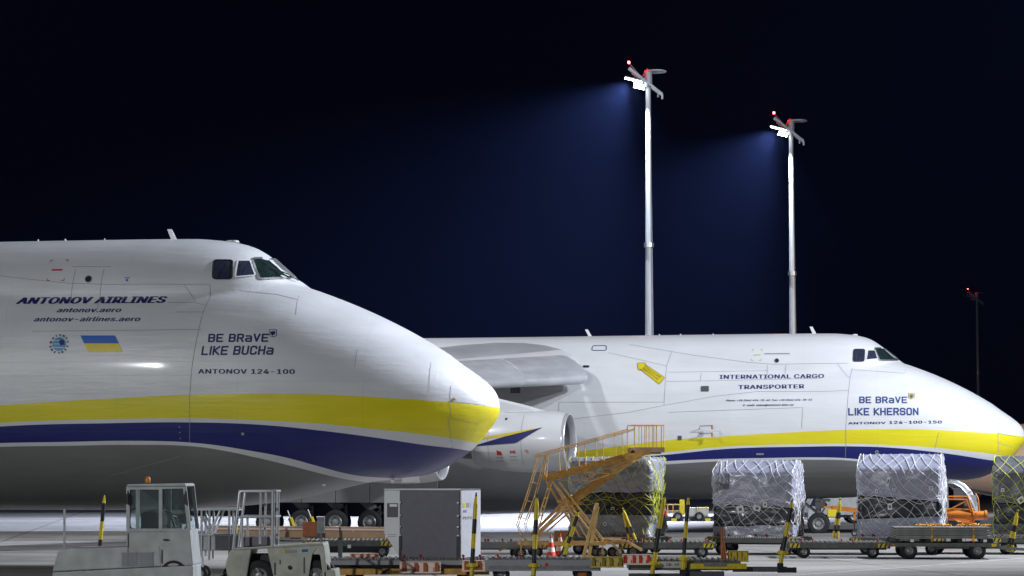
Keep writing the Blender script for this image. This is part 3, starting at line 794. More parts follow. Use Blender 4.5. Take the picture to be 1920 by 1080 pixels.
# -- markings of the far one
P = FAR_POLY
patch(far, 'rescue_arrow', P['arrow'], M['yellow'], off=.012, rings=5)
frame_ring(far, 'rescue_arrow_border', P['arrow'], M['black'], w=.02, off=.012)
def slanted(s, p0, p1, h, style='plain'):
    (a0, z0), (a1, z1) = p0, p1
    d = Vector((a1 - a0, z1 - z0)); n = Vector((d.y, -d.x)).normalized()
    if n.y < 0: n = -n
    vs, fs = text_shape(s, style)
    pts = [on_skin(a0 + d.x * u + n.x * v * h, z0 + d.y * u + n.y * v * h, .013) for u, v in vs]
    return MB().add(pts, fs).build('lettering', M['black'], far)
(q0, q1) = P['arrowtext1']; slanted('СПАСЕНИЕ', (q0[0] - .03, q0[1] + .03), (q1[0] - .03, q1[1] + .01), .14)
(q0, q1) = P['arrowtext2']; slanted('RESCUE', (q0[0] - .10, q0[1] + .03), (q1[0] - .06, q1[1] + .04), .15)
shield(far, P['shield'], M['navy2'], M['yellow'], M['navy2'])
(pa, pz), _ = P['porthole']
o = patch(far, 'porthole', circle(pa, pz, .10, 20), M['glass'], off=.014); frame_ring(o, 'frame', circle(pa, pz, .10, 20), M['grey'], w=.02, off=.02)
patch(far, 'window', rounded(P['window_rect'], .15), M['darkgrey'], off=.014, rings=2)
patch(far, 'door_handrail', P['bar'], M['grey'], off=.02, rings=1)
frame_ring(far, 'hatch_outline', rounded(P['hatch'], .35), M['navy'], w=.03, off=.02)
patch(far, 'air_slot', rounded(P['slot'], .45), M['black'], off=.02, rings=2)
patch(far, 'static_port', P['box'], M['darkgrey'], off=.02, rings=1)
for k in ('probe1', 'probe2'):
    (a0, z0), (a1, z1) = P[k]
    y = -half_width(a0, z0)
    MB().tube([(-a0, y, z0 - .05), (-a0 + .06, y - .28, z0 + .1), (-a1, y - .3, z1)], .022, 6).bar((-a1 - .06, y - .3, z1), (-a1 - .02, y - .3, z1 - .2), .06).build('pitot_probe', M['steel'], far)
    MB().box((-a1 - .04, y - .3, z1 - .09), (.07, .07, .2)).build('probe_cover', M['rust'], far)
pc = P['c']
for (a, z), (u, v) in zip(pc, ((1, 1), (-1, 1), (1, -1), (-1, -1))): ribbon(far, 'corner_mark', [(a, z - .1 * v), (a, z), (a - .1 * u, z)], M['olive'], w=.03)
ribbon(far, 'stencil', P['stencil'], M['olive'], w=.05)
patch(far, 'stencil', P['belly_label'], M['grey'], rings=1)
(a0, z0), (a1, z1) = P['c7']
frame_ring(far, 'lashing_mark', circle(a0, z0, .06, 10), M['white'], w=.02); frame_ring(far, 'lashing_mark', circle(a1, z1, .06, 10), M['yellow'], w=.03)
for a, h, l, c, t in ((10.45, .42, .22, .2, .15), (22.1, .42, .26, .2, .15)): blade(far, a, h, l, c, t)
MB().lathe([(.16, 0), (.13, .06), (0, .08)], (-8.5, 0, 10.22), (0, 0, 1), 12).build('roof_dome', M['white'], far, smooth=60)
for a in (17.5, 18.6, 19.3, 15.8): MB().lathe([(.05, 0), (.03, .1), (0, .12)], (-a, 0, 10.27), (0, 0, 1), 8).build('roof_antenna', M['white'], far, smooth=60)
MB().tube([(-22.0, -.1, 10.2), (-22.3, -1.1, 10.0), (-22.7, -1.6, 9.85)], .03, 6).build('antenna_cable', M['black'], far)
nose_gear(far, 10.45)
wing(far, -1)
eng = engine(far, 12.2, 4.62, 21.85)
# wedge stripes on the nacelle
def on_nacelle(x, z, off=.012, side=-1):
    u = x - 21.85
    r = lerp_tab([(.16, 1.335), (.5, 1.39), (1, 1.44), (1.7, 1.47), (2.5, 1.46), (3.2, 1.40), (3.9, 1.28), (4.6, 1.13)], u)
    d = z - 4.62
    return (-u, -math.sqrt(max(.01, r * r - d * d)) - off, d)
def nz(px, py): return (21.85 + (1071 - px) / 39.4, 4.62 + (821 - py) / 39.4)
def nac_poly(name, pts, m, off): 
    vs, fs = [], []
    up, lo = pts
    n = 24
    for i in range(n + 1):
        t = i / n
        def pick(l):
            x = l[0][0] + (l[-1][0] - l[0][0]) * t
            l2 = sorted(l); return x, lerp_tab([(p[0], p[1]) for p in l2], x)
        xu, yu = pick(up); xl, yl = pick(lo)
        vs += [on_nacelle(*nz(xu, yu), off), on_nacelle(*nz(xl, yl), off)]
        if i: fs.append((2 * i - 2, 2 * i - 1, 2 * i + 1, 2 * i))
    MB().add(vs, fs).build(name, m, eng, smooth=180)
nac_poly('cowling_stripe', ([(900, 817), (915, 814), (990, 802), (1029, 796.2)], [(900, 821), (920, 817), (957, 813), (1029, 796.5)]), M['yellow'], .012)
nac_poly('cowling_stripe', ([(895, 830), (942, 817.5), (957, 813.5), (1029, 796.2)], [(895, 831), (981, 825), (992, 818.5), (1029, 796.6)]), M['navy'], .018)
for x, w in ((990, .02), (925, .02), (896, .02)):
    ribbon(eng, 'panel_seam', [nz(x + .11 * (y - 821) ** 2 / 40 * 0, y) for y in range(770, 872, 6)], M['seam'], w=w, surf=on_nacelle)
ribbon(eng, 'panel_seam', [nz(925, 767), nz(1005, 767)], M['seam'], w=.02, surf=on_nacelle)
patch(eng, 'red_marking', [nz(941.5, 838), nz(951, 841), nz(951, 847), nz(942, 847)], M['red'], off=.015, surf=on_nacelle, rings=2)
patch(eng, 'red_marking', [nz(968, 838.5), nz(972, 840.5), nz(978, 838.5), nz(978, 844.5), nz(972, 842.5), nz(968, 844.5)], M['red'], off=.015, surf=on_nacelle, rings=2)
cx, cz = nz(1000.5, 840); frame_ring(eng, 'red_marking', circle(cx, cz, .05, 12), M['red'], w=.02, off=.018, surf=on_nacelle)
for x, y in ((946, 852), (946, 858), (973, 850), (973, 856)): ribbon(eng, 'stencil', [nz(x - 7, y), nz(x + 7, y)], M['grey'], w=.03, off=.012, surf=on_nacelle)
patch(eng, 'vent', [nz(955, 778), nz(959, 778), nz(959, 782), nz(955, 782)], M['black'], surf=on_nacelle, rings=1)
gr = MB().box((0, 0, 0), (.5, .03, .5)).build('vent_grille', M['darkgrey'], far); gr.location = (-25.3, -6.4, 7.35)
for k in range(7): MB().box((-.21 + .07 * k, -.03, 0), (.02, .03, .46)).build('grille_bar', M['grey'], gr)
outer = engine(far, 20.3, 4.1, 26.6)

# landing gear sponson with its bay
def sponson_sec(a):
    zb = lerp_tab([(19.5, 2.3), (22, 1.45), (24, 1.15), (27.5, .98), (30, 1.0), (45, 1.0), (50, 2.4)], a)
    w = lerp_tab([(19.5, 2.9), (23, 3.7), (26, 4.0), (44, 4.0), (50, 3.2)], a)
    zt = 3.9
    pts = []
    for k in range(17):
        t = math.pi / 2 * (k / 16)
        pts.append((-a, -w * math.cos(t) ** .5 if k < 16 else -.2, zt - (zt - zb) * math.sin(t) ** .9))
    return pts
secs = [sponson_sec(a) for a in (19.5, 20.5, 22, 23.5, 25, 26.5, 28, 29.6)]
vs = [p for s in secs for p in s]; n = 17
mb = MB().add(vs, [(i * n + k, i * n + k + 1, (i + 1) * n + k + 1, (i + 1) * n + k) for i in range(len(secs) - 1) for k in range(n - 1)])
mb.build('gear_fairing', M['belly'] if 'belly' in M else M['grey'], far, smooth=180)
M['belly'] = mat('belly_grey', (.18, .185, .175), .4, var=.15, scale=1, coat=.2)
bpy.data.objects['gear_fairing'].data.materials[0] = M['belly']
for i in range(9):
    a = 29.6 + i * 1.78
    MB().box((-a - .885, -4.0, 2.55), (1.755, .12, 1.85)).build('gear_door', M['belly'], far, bevel=.02)
MB().box((-37, -3.2, 3.5), (15, 1.7, .1)).box((-37, -2.3, 1.9), (15, .1, 2.0)).build('gear_bay_wall', M['black'], far)  # black lining puts the shade inside the bay into its colour
for a in (31.4, 33.2, 34.98, 36.76, 38.54): main_gear(far, a)

# ------------------------------------------------------------------ parked airliner in the background on the right
bl = thing('parked_airliner', 'beige-lit airliner with yellow and navy stripes, seen past the nose of the far freighter', 'aircraft', (52, 176, 0), R(-2))
LX0, LX1 = -22.0, 24
def tube_body():
    vs, fs = [], []; n = 40; xs = [LX0 + .1, LX0 + .5, LX0 + 1.5, LX0 + 3, LX0 + 5, LX0 + 8] + [LX0 + 8 + i * 2 for i in range(1, 19)]
    for x in xs:
        u = min(1, (x - LX0) / 8); r = 2.75 * math.sqrt(1 - (1 - u) ** 2)
        vs += [(x, math.cos(2 * math.pi * k / n) * r, 4.05 + math.sin(2 * math.pi * k / n) * r) for k in range(n)]
    fs = [(i * n + k, i * n + (k + 1) % n, (i + 1) * n + (k + 1) % n, (i + 1) * n + k) for i in range(len(xs) - 1) for k in range(n)] + [tuple(range(n)), tuple((len(xs) - 1) * n + k for k in range(n))]
    return MB().add(vs, fs)
fb = tube_body().build('fuselage', [M['beige'], M['yellow'], M['navy'], M['belly']], bl, smooth=50)
for p in fb.data.polygons: p.material_index = 3 if p.center.z < 2.0 else 0
def on_tube(x, z, off=.02, side=-1):
    return (x, side * (math.sqrt(max(0, 2.75 ** 2 - (z - 4.05) ** 2)) + off), z)
ribbon(bl, 'yellow_stripe', [(LX0 + 8, 2.65), (LX1 - 1, 2.65)], M['yellow'], w=.30, surf=on_tube)
ribbon(bl, 'navy_stripe', [(LX0 + 8, 2.25), (LX1 - 1, 2.25)], M['navy'], w=.36, surf=on_tube)
ribbon(bl, 'white_stripe', [(LX0 + 8, 2.02), (LX1 - 1, 2.02)], M['white'], w=.07, off=.03, surf=on_tube)
for x in (-14.5, 12):
    MB().tube([(x, -1.2, 1.7), (x, -1.2, .5)], .12, 8).build('landing_gear_leg', M['grey'], bl)
    wheel(bl, (x, -1.35, .5), .5, .4, n=18); wheel(bl, (x, -.8, .5), .5, .4, n=18)
# ------------------------------------------------------------------ floodlight masts
def mast(x, y, label, lit, lean=1):
    t = thing('floodlight_mast', label, 'light mast', (x, y, 0), 0, 'floodlight masts')
    MB().tube([(0, 0, 0), (0, 0, 10), (0, 0, 20), (0, 0, 30.2)], .36, 12, r2=.165, m=0).build('pole', M['mast'], t, smooth=30)
    MB().tube([(0, 0, 18.6), (0, 0, 18.9)], .34, 12).build('pole_joint', M['steel'], t)
    h = MB()
    h.tube([(0, 0, 29.7), (0, 0, 30.85)], .27, 10)
    h.bar((-1.35, -.1, 31.0), (.95, .1, 29.2), .16, .22).bar((.1, .3, 30.0), (.85, .3, 29.3), .1)
    h.bar((-1.1, -.5, 30.75), (.75, -.5, 29.3), .08, .12).bar((-1.1, .4, 30.75), (.75, .4, 29.3), .08, .12)
    h.build('head_frame', M['mast'], t)
    MB().lathe([(.05, 0), (.72, .03), (.72, .1), (.05, .12)], (.55, 0, 30.72), (0, 0, 1), 20).build('crown_plate', M['mast'], t)
    for c, l in (((-1.0, -.1, 30.22), 1.3), ((-.60, .5, 29.78), .8), ((-.66, -.7, 29.82), .75)):
        q = Matrix.Rotation(R(14), 3, 'Y')
        f = MB().box(c, (l, .6, .09), 0, q).build('floodlight', M['mast'], t, bevel=.02)
        if lit: MB().box(Vector(c) + q @ Vector((0, 0, -.058)), (l * .94, .55, .02), 0, q).build('lens', M['emitw'], f)
        MB().tube([Vector(c) + Vector((0, 0, .1)), Vector(c) + Vector((.1, 0, .35)), (c[0] * .6, 0, 30.3)], .03, 6).build('bracket', M['mast'], f)
    for c in ((.95, -.2, 29.0), (.7, .3, 29.2)): MB().box(c, (.12, .12, .32)).build('cable_box', M['mast'], t)
    MB().tube([(-.45, 0, 30.35), (-.9, 0, 30.9), (-1.3, 0, 31.35)], .035, 6).build('lamp_arm', M['steel'], t)
    MB().sphere((-1.33, 0, 31.42), .09 if lit else .06, 8).build('obstruction_lamp', M['emitr'], t, smooth=180)
    MB().tube([(-.35, -.1, 30.45), (-.22, -.1, 30.75), (-.02, -.1, 30.95)], .06, 8).build('warning_horn', M['red'], t, smooth=60)
    l = bpy.data.lights.new('obstruction_glow', 'POINT'); l.energy = 220 if lit else 60; l.color = (1, .03, .03); l.shadow_soft_size = .09
    o = bpy.data.objects.new('obstruction_glow', l); COL.objects.link(o); o.parent = t; o.location = (-1.33, 0, 31.56)
    return t
m1 = mast(9.40, 164, 'tallest lit floodlight mast, between the wing and the rescue arrow of the far freighter', True)
m2 = mast(21.92, 187, 'second lit floodlight mast, above the far freighter behind its cockpit', True)
m3 = mast(70.5, 363, 'unlit distant mast with only its red lamp, at the right edge', False)
for mx, my in ((9.40, 164), (21.92, 187)):
    spot('mast_beam', (mx - 1.3, my - .2, 30.1), (mx - 9.2, my - 5.0, 19.5), 300000, 86, (.70, .78, 1.0), .7, .3)
    spot('mast_beam', (mx - 1.0, my - 1.1, 29.7), (mx - .2, my - .3, 8), 42000, 75, (.8, .88, 1.0), .6, .1)
# ------------------------------------------------------------------ dollies
HAZ = lambda: None
def banded_tube(mb, a, b, r, n=8, seg=.33, start=0, r2=None):
    a, b = Vector(a), Vector(b); L = (b - a).length; k = max(2, round(L / seg))
    r2 = r if r2 is None else r2
    for i in range(k):
        p, q = a.lerp(b, i / k), a.lerp(b, (i + 1) / k)
        mb.tube([p, q], r + (r2 - r) * i / k, n, (i + start) % 2, r2=r + (r2 - r) * (i + 1) / k)

def dolly(label, x, y, rotz, L=3.5, D=2.5, H=.55, empty=True, wheels=(-1.2, 1.2), rail=None, group='roller dollies on the apron', pegs=(-1.3, -.9, .1, .5, 1.35), side=.17, plates=True):
    t = thing('roller_dolly', label, 'dolly', (x, y, 0), rotz, group)
    rail = rail or M['deck']
    f = MB()
    f.box((0, -D / 2, H - side / 2 - .02), (L, .09, side)).box((0, D / 2, H - side / 2 - .02), (L, .09, side))
    f.box((-L / 2, 0, H - side / 2 - .02), (.09, D, side)).box((L / 2, 0, H - side / 2 - .02), (.09, D, side))
    for u in (-.5, 0, .5): f.box((u * L, 0, H - .16), (.1, D - .1, .1))
    for v in (-.33, .33): f.box((0, v * D, H - .2), (L - .1, .1, .12))
    f.build('deck_frame', rail, t)
    r = MB()
    nr = int(L / .16)
    for i in range(nr):
        xx = -L / 2 + .1 + (L - .2) * i / (nr - 1)
        r.tube([(xx, -D / 2 + .08, H - .0), (xx, D / 2 - .08, H - .0)], .032, 6)
    for i in range(int(L / .09)):
        xx = -L / 2 + .06 + .09 * i
        r.box((xx, -D / 2 + .02, H + .012), (.05, .06, .035 + .02 * random.random()))
    rb = r.build('roller_bed', M['roller'], t); rb['kind'] = 'stuff'
    for s in wheels:
        MB().tube([(s, -D * .36, .23), (s, D * .36, .23)], .045, 8).box((s, 0, .31), (.12, D * .6, .1)).box((s, -D * .32, .32), (.3, .08, .12)).box((s, D * .32, .32), (.3, .08, .12)).build('axle', M['black'], t)
        for v in (-1, 1): wheel(t, (s, v * D * .40, .225), .225, .17, .12, n=20)
    for p in pegs:
        MB().tube([(p, -D / 2 + .03, H), (p, -D / 2 + .03, H + .09)], .022, 8).sphere((p, -D / 2 + .03, H + .10), .042, 6).build('stop_peg', M['pink'], t, smooth=180)
    if plates:
        for s in (-1, 1):
            q = MB().box((s * (L / 2 - .22), -D / 2 - .055, H - .1), (.34, .012, .14)).build('hazard_plate', M['yellow'], t)
            for k in (-.1, .06):
                x0 = s * (L / 2 - .22) + k
                MB().prism([(x0 - .03, H - .165), (x0 + .03, H - .165), (x0 + .09, H - .035), (x0 + .03, H - .035)], -D / 2 - .066, -D / 2 - .0615).build('stripe', M['black'], q)
    return t

def tow_bar_up(parent, base, top, r=.055, seg=.36, start=0, knob=True):
    """tow bar folded upright, banded yellow and black"""
    o = Vector(parent.location); inv = Matrix.Rotation(-parent.rotation_euler.z, 3, 'Z')
    a, b = inv @ (Vector(base) - o), inv @ (Vector(top) - o)
    mb = MB(); e = a.lerp(b, .86)
    banded_tube(mb, a, e, r, 10, seg, start)
    mb.tube([e, a.lerp(b, .95)], r, 10, 0, r2=r * .5).tube([a.lerp(b, .95), b], r * .5, 8, 1, r2=r * .25)
    tb = mb.build('tow_bar', [M['yband'], M['kband']], parent, smooth=40)
    if knob:
        d = (b - a).normalized()
        c = a + d * .34
        MB().tube([c - d * .05, c + d * .05], r * 2.0, 12).box(c, (r * 5, r * 2, .06)).build('collar', M['yband'], tb, smooth=40)
        MB().box(a + Vector((0, 0, -.02)), (.16, .14, .16)).build('hinge', M['black'], tb)
    return tb

def a_frame_up(parent, b0, b1, top, r=.035):
    o = Vector(parent.location); inv = Matrix.Rotation(-parent.rotation_euler.z, 3, 'Z')
    A, B, T = (inv @ (Vector(p) - o) for p in (b0, b1, top))
    m1 = MB(); n1 = A.lerp(T, .62); n2 = B.lerp(T, .62)
    banded_tube(m1, A, n1, r, 8, .25, 0); banded_tube(m1, B, n2, r, 8, .25, 0)
    m1.tube([n1, A.lerp(T, .84)], r, 8, 0).tube([n2, B.lerp(T, .84)], r, 8, 0).tube([A.lerp(T, .80), T], r * 1.2, 8, 0, r2=r * .3).tube([A.lerp(T, .93), T], r * .7, 8, 1, r2=r * .2)
    m1.tube([A, B], r * .8, 6, 0).tube([A.lerp(T, .42), B.lerp(T, .42)], r * .8, 6, 0)
    return m1.build('tow_bar', [M['yband'], M['kband']], parent, smooth=40)

# ------------------------------------------------------------------ netted cargo pallets
def cargo(label, x, y, rotz, w, d, z0, z1, zc, slope, bands, net, rope, cell=.37, seed=0, dist=.05, bulge=0, skew=.0, stick=(), group='netted cargo pallets'):
    """w x d footprint; top edge towards the viewer chamfered from height zc; bands = [(z_top_left, z_top_right, material, part name)]"""
    t = thing('cargo_pallet', label, 'cargo pallet', (x, y, 0), rotz, group)
    MB().box((0, 0, z0 - .015), (w + .06, d + .06, .03)).build('pallet_sheet', M['alu'], t)
    rc = .10
    per = [('f', w - 2 * rc), ('c', rc * math.pi / 2), ('r', d - 2 * rc), ('c', rc * math.pi / 2), ('b', w - 2 * rc), ('c', rc * math.pi / 2), ('l', d - 2 * rc), ('c', rc * math.pi / 2)]
    TOT = sum(p[1] for p in per)
    def base(s, grow=0):
        """point on the rounded footprint; s starts at the front left corner"""
        s = s % TOT
        hx, hy = w / 2 - rc, d / 2 - rc
        corners = [(hx, -hy, -90), (hx, hy, 0), (-hx, hy, 90), (-hx, -hy, 180)]
        starts = [Vector((-hx, -hy - rc)), Vector((hx + rc, -hy)), Vector((hx, hy + rc)), Vector((-hx - rc, hy))]
        dirs = [Vector((1, 0)), Vector((0, 1)), Vector((-1, 0)), Vector((0, -1))]
        nrm = [Vector((0, -1)), Vector((1, 0)), Vector((0, 1)), Vector((-1, 0))]
        for i, (k, l) in enumerate(per):
            if s <= l or i == 7:
                if k != 'c': return starts[i // 2] + dirs[i // 2] * s, nrm[i // 2]
                cx, cy, a0 = corners[i // 2]; an = R(a0) + s / rc
                v = Vector((math.cos(an), math.sin(an))); return Vector((cx, cy)) + v * rc, v
            s -= l
    def surf(s, z, off=0):
        p, n = base(s)
        nv = Vector((p.x * 1.3 + seed * 5, p.y * 1.3, z * 1.6))
        e = noise.noise(nv) * dist * 1.6 + noise.noise(nv * 3.1) * dist * .6 + abs(noise.noise(Vector((nv.x * 2, nv.y * 2, z * 9)))) * dist * .35
        side_gain = 1.7 if n.x > .5 else 1
        q = p + n * (e * side_gain + off)
        u = (z - z0) / (z1 - z0)
        q = q * (1 + bulge * math.sin(math.pi * min(1, max(0, u)))) 
        if z > zc:   # chamfer towards the viewer, small rounding elsewhere
            f = (z - zc) / (z1 - zc)
            lim = -d / 2 + slope * f
            if q.y < lim: q.y = lim + (q.y + d / 2) * .3 - off * .8
            ex = .10 * f * f
            q.x *= 1 - ex * .35
        return Vector((q.x + skew * u, q.y, z + (off * .6 if z > zc else 0)))
    ns, zlev = 96, []
    lo = 0.0
    def zb(i, s):  # band boundary height, tilted along the front, wavy
        if i < 0: return z0
        if i >= len(bands) - 1: return z1
        p, _ = base(s)
        u = p.x / w + .5
        a, b = bands[i][0], bands[i][1]
        return a + (b - a) * u + noise.noise(Vector((p.x * 2, p.y * 2, i * 7 + seed))) * .06
    for i, (_, _, m, nm) in enumerate(bands):
        rows = 16
        vs = []
        grow = .02 if m is M['film'] else 0
        for r_ in range(rows + 1):
            for k in range(ns):
                s = TOT * k / ns
                za, zz = zb(i - 1, s), zb(i, s)
                z = za + (zz - za) * r_ / rows
                tuck = -.03 * (1 if (r_ in (0, rows) and 0 < i) else 0)
                vs.append(surf(s, z, tuck - grow))
        fs = [(r_ * ns + k, r_ * ns + (k + 1) % ns, (r_ + 1) * ns + (k + 1) % ns, (r_ + 1) * ns + k) for r_ in range(rows) for k in range(ns)]
        if i == len(bands) - 1:
            b0 = rows * ns; c = len(vs)
            cx = sum((Vector(v) for v in vs[b0:b0 + ns]), Vector()) / ns
            vs.append(cx + Vector((0, 0, .03)))
            fs += [(b0 + k, b0 + (k + 1) % ns, c) for k in range(ns)]
        MB().add(vs, fs).build(nm, m, t, smooth=60)
    # the net: two families of slanting ropes laid over the load, knots where they cross
    rn = MB()
    S0, S1 = -.5, w + d - .2
    rnd = random.Random(seed + 3)
    dx_dz = 1.0
    for fam in (1, -1):
        c = S0 - (z1 - z0) * 1.2
        while c < S1 + (z1 - z0) * 1.2:
            pts = []
            jit = rnd.uniform(-.05, .05)
            steps = 26
            for k in range(steps + 1):
                z = z1 - (z1 - z0) * k / steps
                h = z1 - z
                s = c + fam * h * (.85 if fam == 1 else .95) + jit + .09 * math.sin(h * 5 + c * 3 + seed) + .06 * noise.noise(Vector((c, h * 2, fam * 3 + seed)))
                if s < S0 or s > S1: 
                    if len(pts) > 1: rn.tube(pts, rope if fam == 1 else rope * .6, 4, cap=False)
                    pts = []; continue
                pts.append(surf(s, max(z, z0 + .02), .022))
            if len(pts) > 1: rn.tube(pts, rope if fam == 1 else rope * .6, 4, cap=False)
            c += cell * (1 if fam == 1 else 1.35)
    # horizontal tightening rope with slack loops
    for zz, am in ((z0 + (z1 - z0) * .47, .07), (z0 + (z1 - z0) * .43, .10)):
        pts = [surf(S0 + (S1 - S0) * k / 90, zz + am * math.sin(k * .33 + seed * 2 + am * 30) + .05 * noise.noise(Vector((k * .2, seed, am))), .04) for k in range(91)]
        rn.tube(pts, rope * .9, 4, cap=False)
    # gathered ropes hanging at the corner
    for k in range(16):
        s = w - .05 + rnd.random() * d * .8
        za = z1 - .4 - rnd.random() * 1.1
        pts = [surf(s + .05 * math.sin(j * 1.3 + k), za - j * .16, .05 + .03 * rnd.random()) for j in range(int((za - z0) / .16 * rnd.uniform(.5, 1)))]
        if len(pts) > 1: rn.tube(pts, rope * .8, 4, cap=False)
    rn.build('cargo_net', net, t, smooth=180)['kind'] = 'stuff'
    for (s, z, sw, sh, an) in stick:
        q = MB(); cs = []
        for u, v in ((-1, -1), (1, -1), (1, 1), (-1, 1)):
            uu, vv = u * sw / 2, v * sh / 2
            cs.append(surf(s + uu * math.cos(an) - vv * math.sin(an), z + uu * math.sin(an) + vv * math.cos(an), .035))
        st = q.add(cs, [(0, 1, 2, 3)]).build('paper_label', M['paper'], t)
        c = (cs[0] + cs[2]) / 2
        MB().add([c.lerp(p, .45) + Vector((0, -.006, 0)) for p in cs], [(0, 1, 2, 3)]).build('print', M['darkgrey'], st)
    return t

ROT = R(-17)
YP = 89.5
wr, fl, wd = M['wrap'], M['film'], M['wrap_dark']
def zat(py, Y=YP - 1.0): return at(960, py, Y).z
def xat(px, Y=YP): return at(px, 900, Y).x
LW, LD = 2.98, 2.15
P1 = cargo('yellow-netted pallet behind the ochre boarding stairs, bulging grey wrap on a black middle', xat(1157), YP, ROT, 3.05, LD, .66, zat(856), zat(864), .25, [(zat(965), zat(966), wr, 'lower_load'), (zat(925), zat(922), fl, 'middle_load'), (0, 0, wr, 'upper_load')], M['rope_y'], .0115, seed=1, dist=.075, bulge=.03, stick=((.55, zat(917), .16, .17, .1), (1.25, zat(982), .13, .13, .7), (1.55, zat(953), .14, .1, .2)))
P2 = cargo('white-netted pallet in the middle with three pale labels on its black band', xat(1422), YP, ROT, LW, LD, .66, zat(863), zat(886), .85, [(zat(987), zat(984), wr, 'lower_load'), (zat(948), zat(950), fl, 'middle_load'), (0, 0, wr, 'upper_load')], M['rope_w'], .013, seed=2, dist=.04, bulge=.008, stick=((.20, zat(924), .09, .12, .1), (.93, zat(955), .26, .26, .25), (1.55, zat(953), .26, .2, -.3), (1.85, zat(946), .16, .18, 0)))
P3 = cargo('white-netted pallet with a tilted black band, just right of the nose gear', xat(1690), YP, R(-15), LW + .05, LD, .66, zat(851), zat(880), .95, [(zat(974), zat(968), wr, 'lower_load'), (zat(928), zat(940), fl, 'middle_load'), (0, 0, wr, 'upper_load')], M['rope_w'], .013, seed=3, dist=.03, bulge=.004, stick=((.62, zat(921), .1, .14, 0), (1.25, zat(918), .12, .1, 0), (1.1, zat(950), .16, .24, 0), (2.6, zat(915), .14, .12, .1), (1.05, zat(903), .1, .36, -.25)))
P4 = cargo('dark grey pallet under a slack yellow net, cut by the right edge of the picture', xat(1950), YP + .6, R(-14), LW + .1, LD, .72, zat(854), zat(885), .95, [(zat(982), zat(982), wd, 'lower_load'), (zat(942), zat(944), fl, 'middle_load'), (0, 0, wd, 'upper_load')], M['rope_y'], .0125, cell=.42, seed=4, dist=.04, bulge=.005, stick=((.25, zat(919), .12, .12, 0), (.9, zat(938), .26, .22, .6)))
# carrier dollies below them, back row
for px, lab in ((1157, 'dolly carrying the yellow-netted pallet behind the stairs'), (1422, 'dolly carrying the middle white-netted pallet'), (1690, 'dolly carrying the white-netted pallet with the tilted black band'), (1950, 'dolly carrying the dark grey pallet at the right edge')):
    dolly(lab, xat(px), YP, ROT, L=3.45, D=2.5, H=.63, rail=M['deck'])
# front row
YF = 85.6
d5 = dolly('empty roller dolly in front of the gap between the yellow-netted and middle pallets', xat(1250, YF), YF, R(-3), L=3.3, D=2.4, H=.55, rail=M['deck'])
d6 = dolly('empty roller dolly in front of the far nose wheels', xat(1566, YF), YF, R(-3), L=3.5, D=2.4, H=.55, rail=M['deck'])
d7 = dolly('empty roller dolly left of the boarding stairs, behind the white container', xat(940, YF), YF, R(2), L=3.4, D=2.4, H=.55, rail=M['grey'], pegs=(-1.2, -.6, -.5, 0, .3, 1.2))
d8 = dolly('dark empty dolly under the sand-coloured boom, left of the container', xat(655, YF), YF, R(2), L=3.1, D=2.4, H=.62, rail=M['deck'])
MB().box((0, -.9, .36), (2.6, .06, .34)).box((0, .9, .36), (2.6, .06, .34)).build('skirt', M['black'], d8)
for x in (-.75, .05): MB().box((x, -1.27, .42), (.12, .01, .12)).build('marker_plate', M['paper'], d8)
for a, b in (((1195.5, 1013), (1183, 1013)),):
    a_frame_up(d5, at(1192, 1012, YF - .9), at(1180, 1013, YF - .9), at(1167, 952, YF - .9), .045)
a_frame_up(d6, at(1562, 1008, YF - .9), at(1571, 1008, YF - .9), at(1576, 932, YF - .9), .045)
# yellow link bars between the dollies
for x0, x1, yy in ((1350, 1500, 1024), (1640, 1668, 1027), (1420, 1470, 1020)):
    m_ = MB(); banded_tube(m_, at(x0, yy, 86.2), at(x1, yy + 1, 86.2), .07, 8, .5)
    m_.build('coupling_bar', [M['yband'], M['kband']], d6, world=False)
    o_ = bpy.data.objects[m_ and d6.children[-1].name]; o_.matrix_parent_inverse = Matrix.Rotation(-d6.rotation_euler.z, 4, 'Z') @ Matrix.Translation(-Vector(d6.location))

# ------------------------------------------------------------------ cart with a stack of pallet sheets
YC = 84.6
cx = xat(1762, YC)
cart = thing('sheet_cart', 'dark four-wheel cart loaded with a strapped stack of flat pallet sheets, at the right', 'cart', (cx, YC, 0), R(-4))
f = MB(); f.box((0, -1.1, .50), (3.8, .12, .13)).box((0, 1.1, .50), (3.8, .12, .13))
for u in (-1.85, -.9, 0, .9, 1.85): f.box((u, 0, .50), (.1, 2.1, .12))
f.build('chassis', M['deck'], cart)
MB().bar((1.3, -.5, .44), (3.0, .2, .30), .1).bar((1.3, 1.0, .44), (3.0, .2, .30), .1).build('drawbar', M['deck'], cart)
MB().box((.8, 0, .40), (2.2, 2.0, .08)).build('turntable', M['deck'], cart)
for s in (-1.2, 1.15):
    MB().tube([(s, -1, .3), (s, 1, .3)], .06, 8).build('axle', M['black'], cart)
    for v in (-1.0, -.45, .45, 1.0): wheel(cart, (s, v, .29), .29, .26, .15, n=24)
for u in (-1.6, -.55, .55, 1.6): MB().box((u, 0, .64), (.16, 2.2, .13)).build('bearer', M['kband'], cart)
for u in (-1.1, 1.4): MB().box((u, -1.17, .64), (.12, .01, .09)).build('reflector', M['paper'], cart)
MB().box((-1.75, -1.18, .49), (.1, .02, .07)).build('reflector', M['orange'], cart); MB().box((1.70, -1.18, .49), (.16, .015, .1)).build('reflector', M['yellow'], cart)
sheet_stack = []
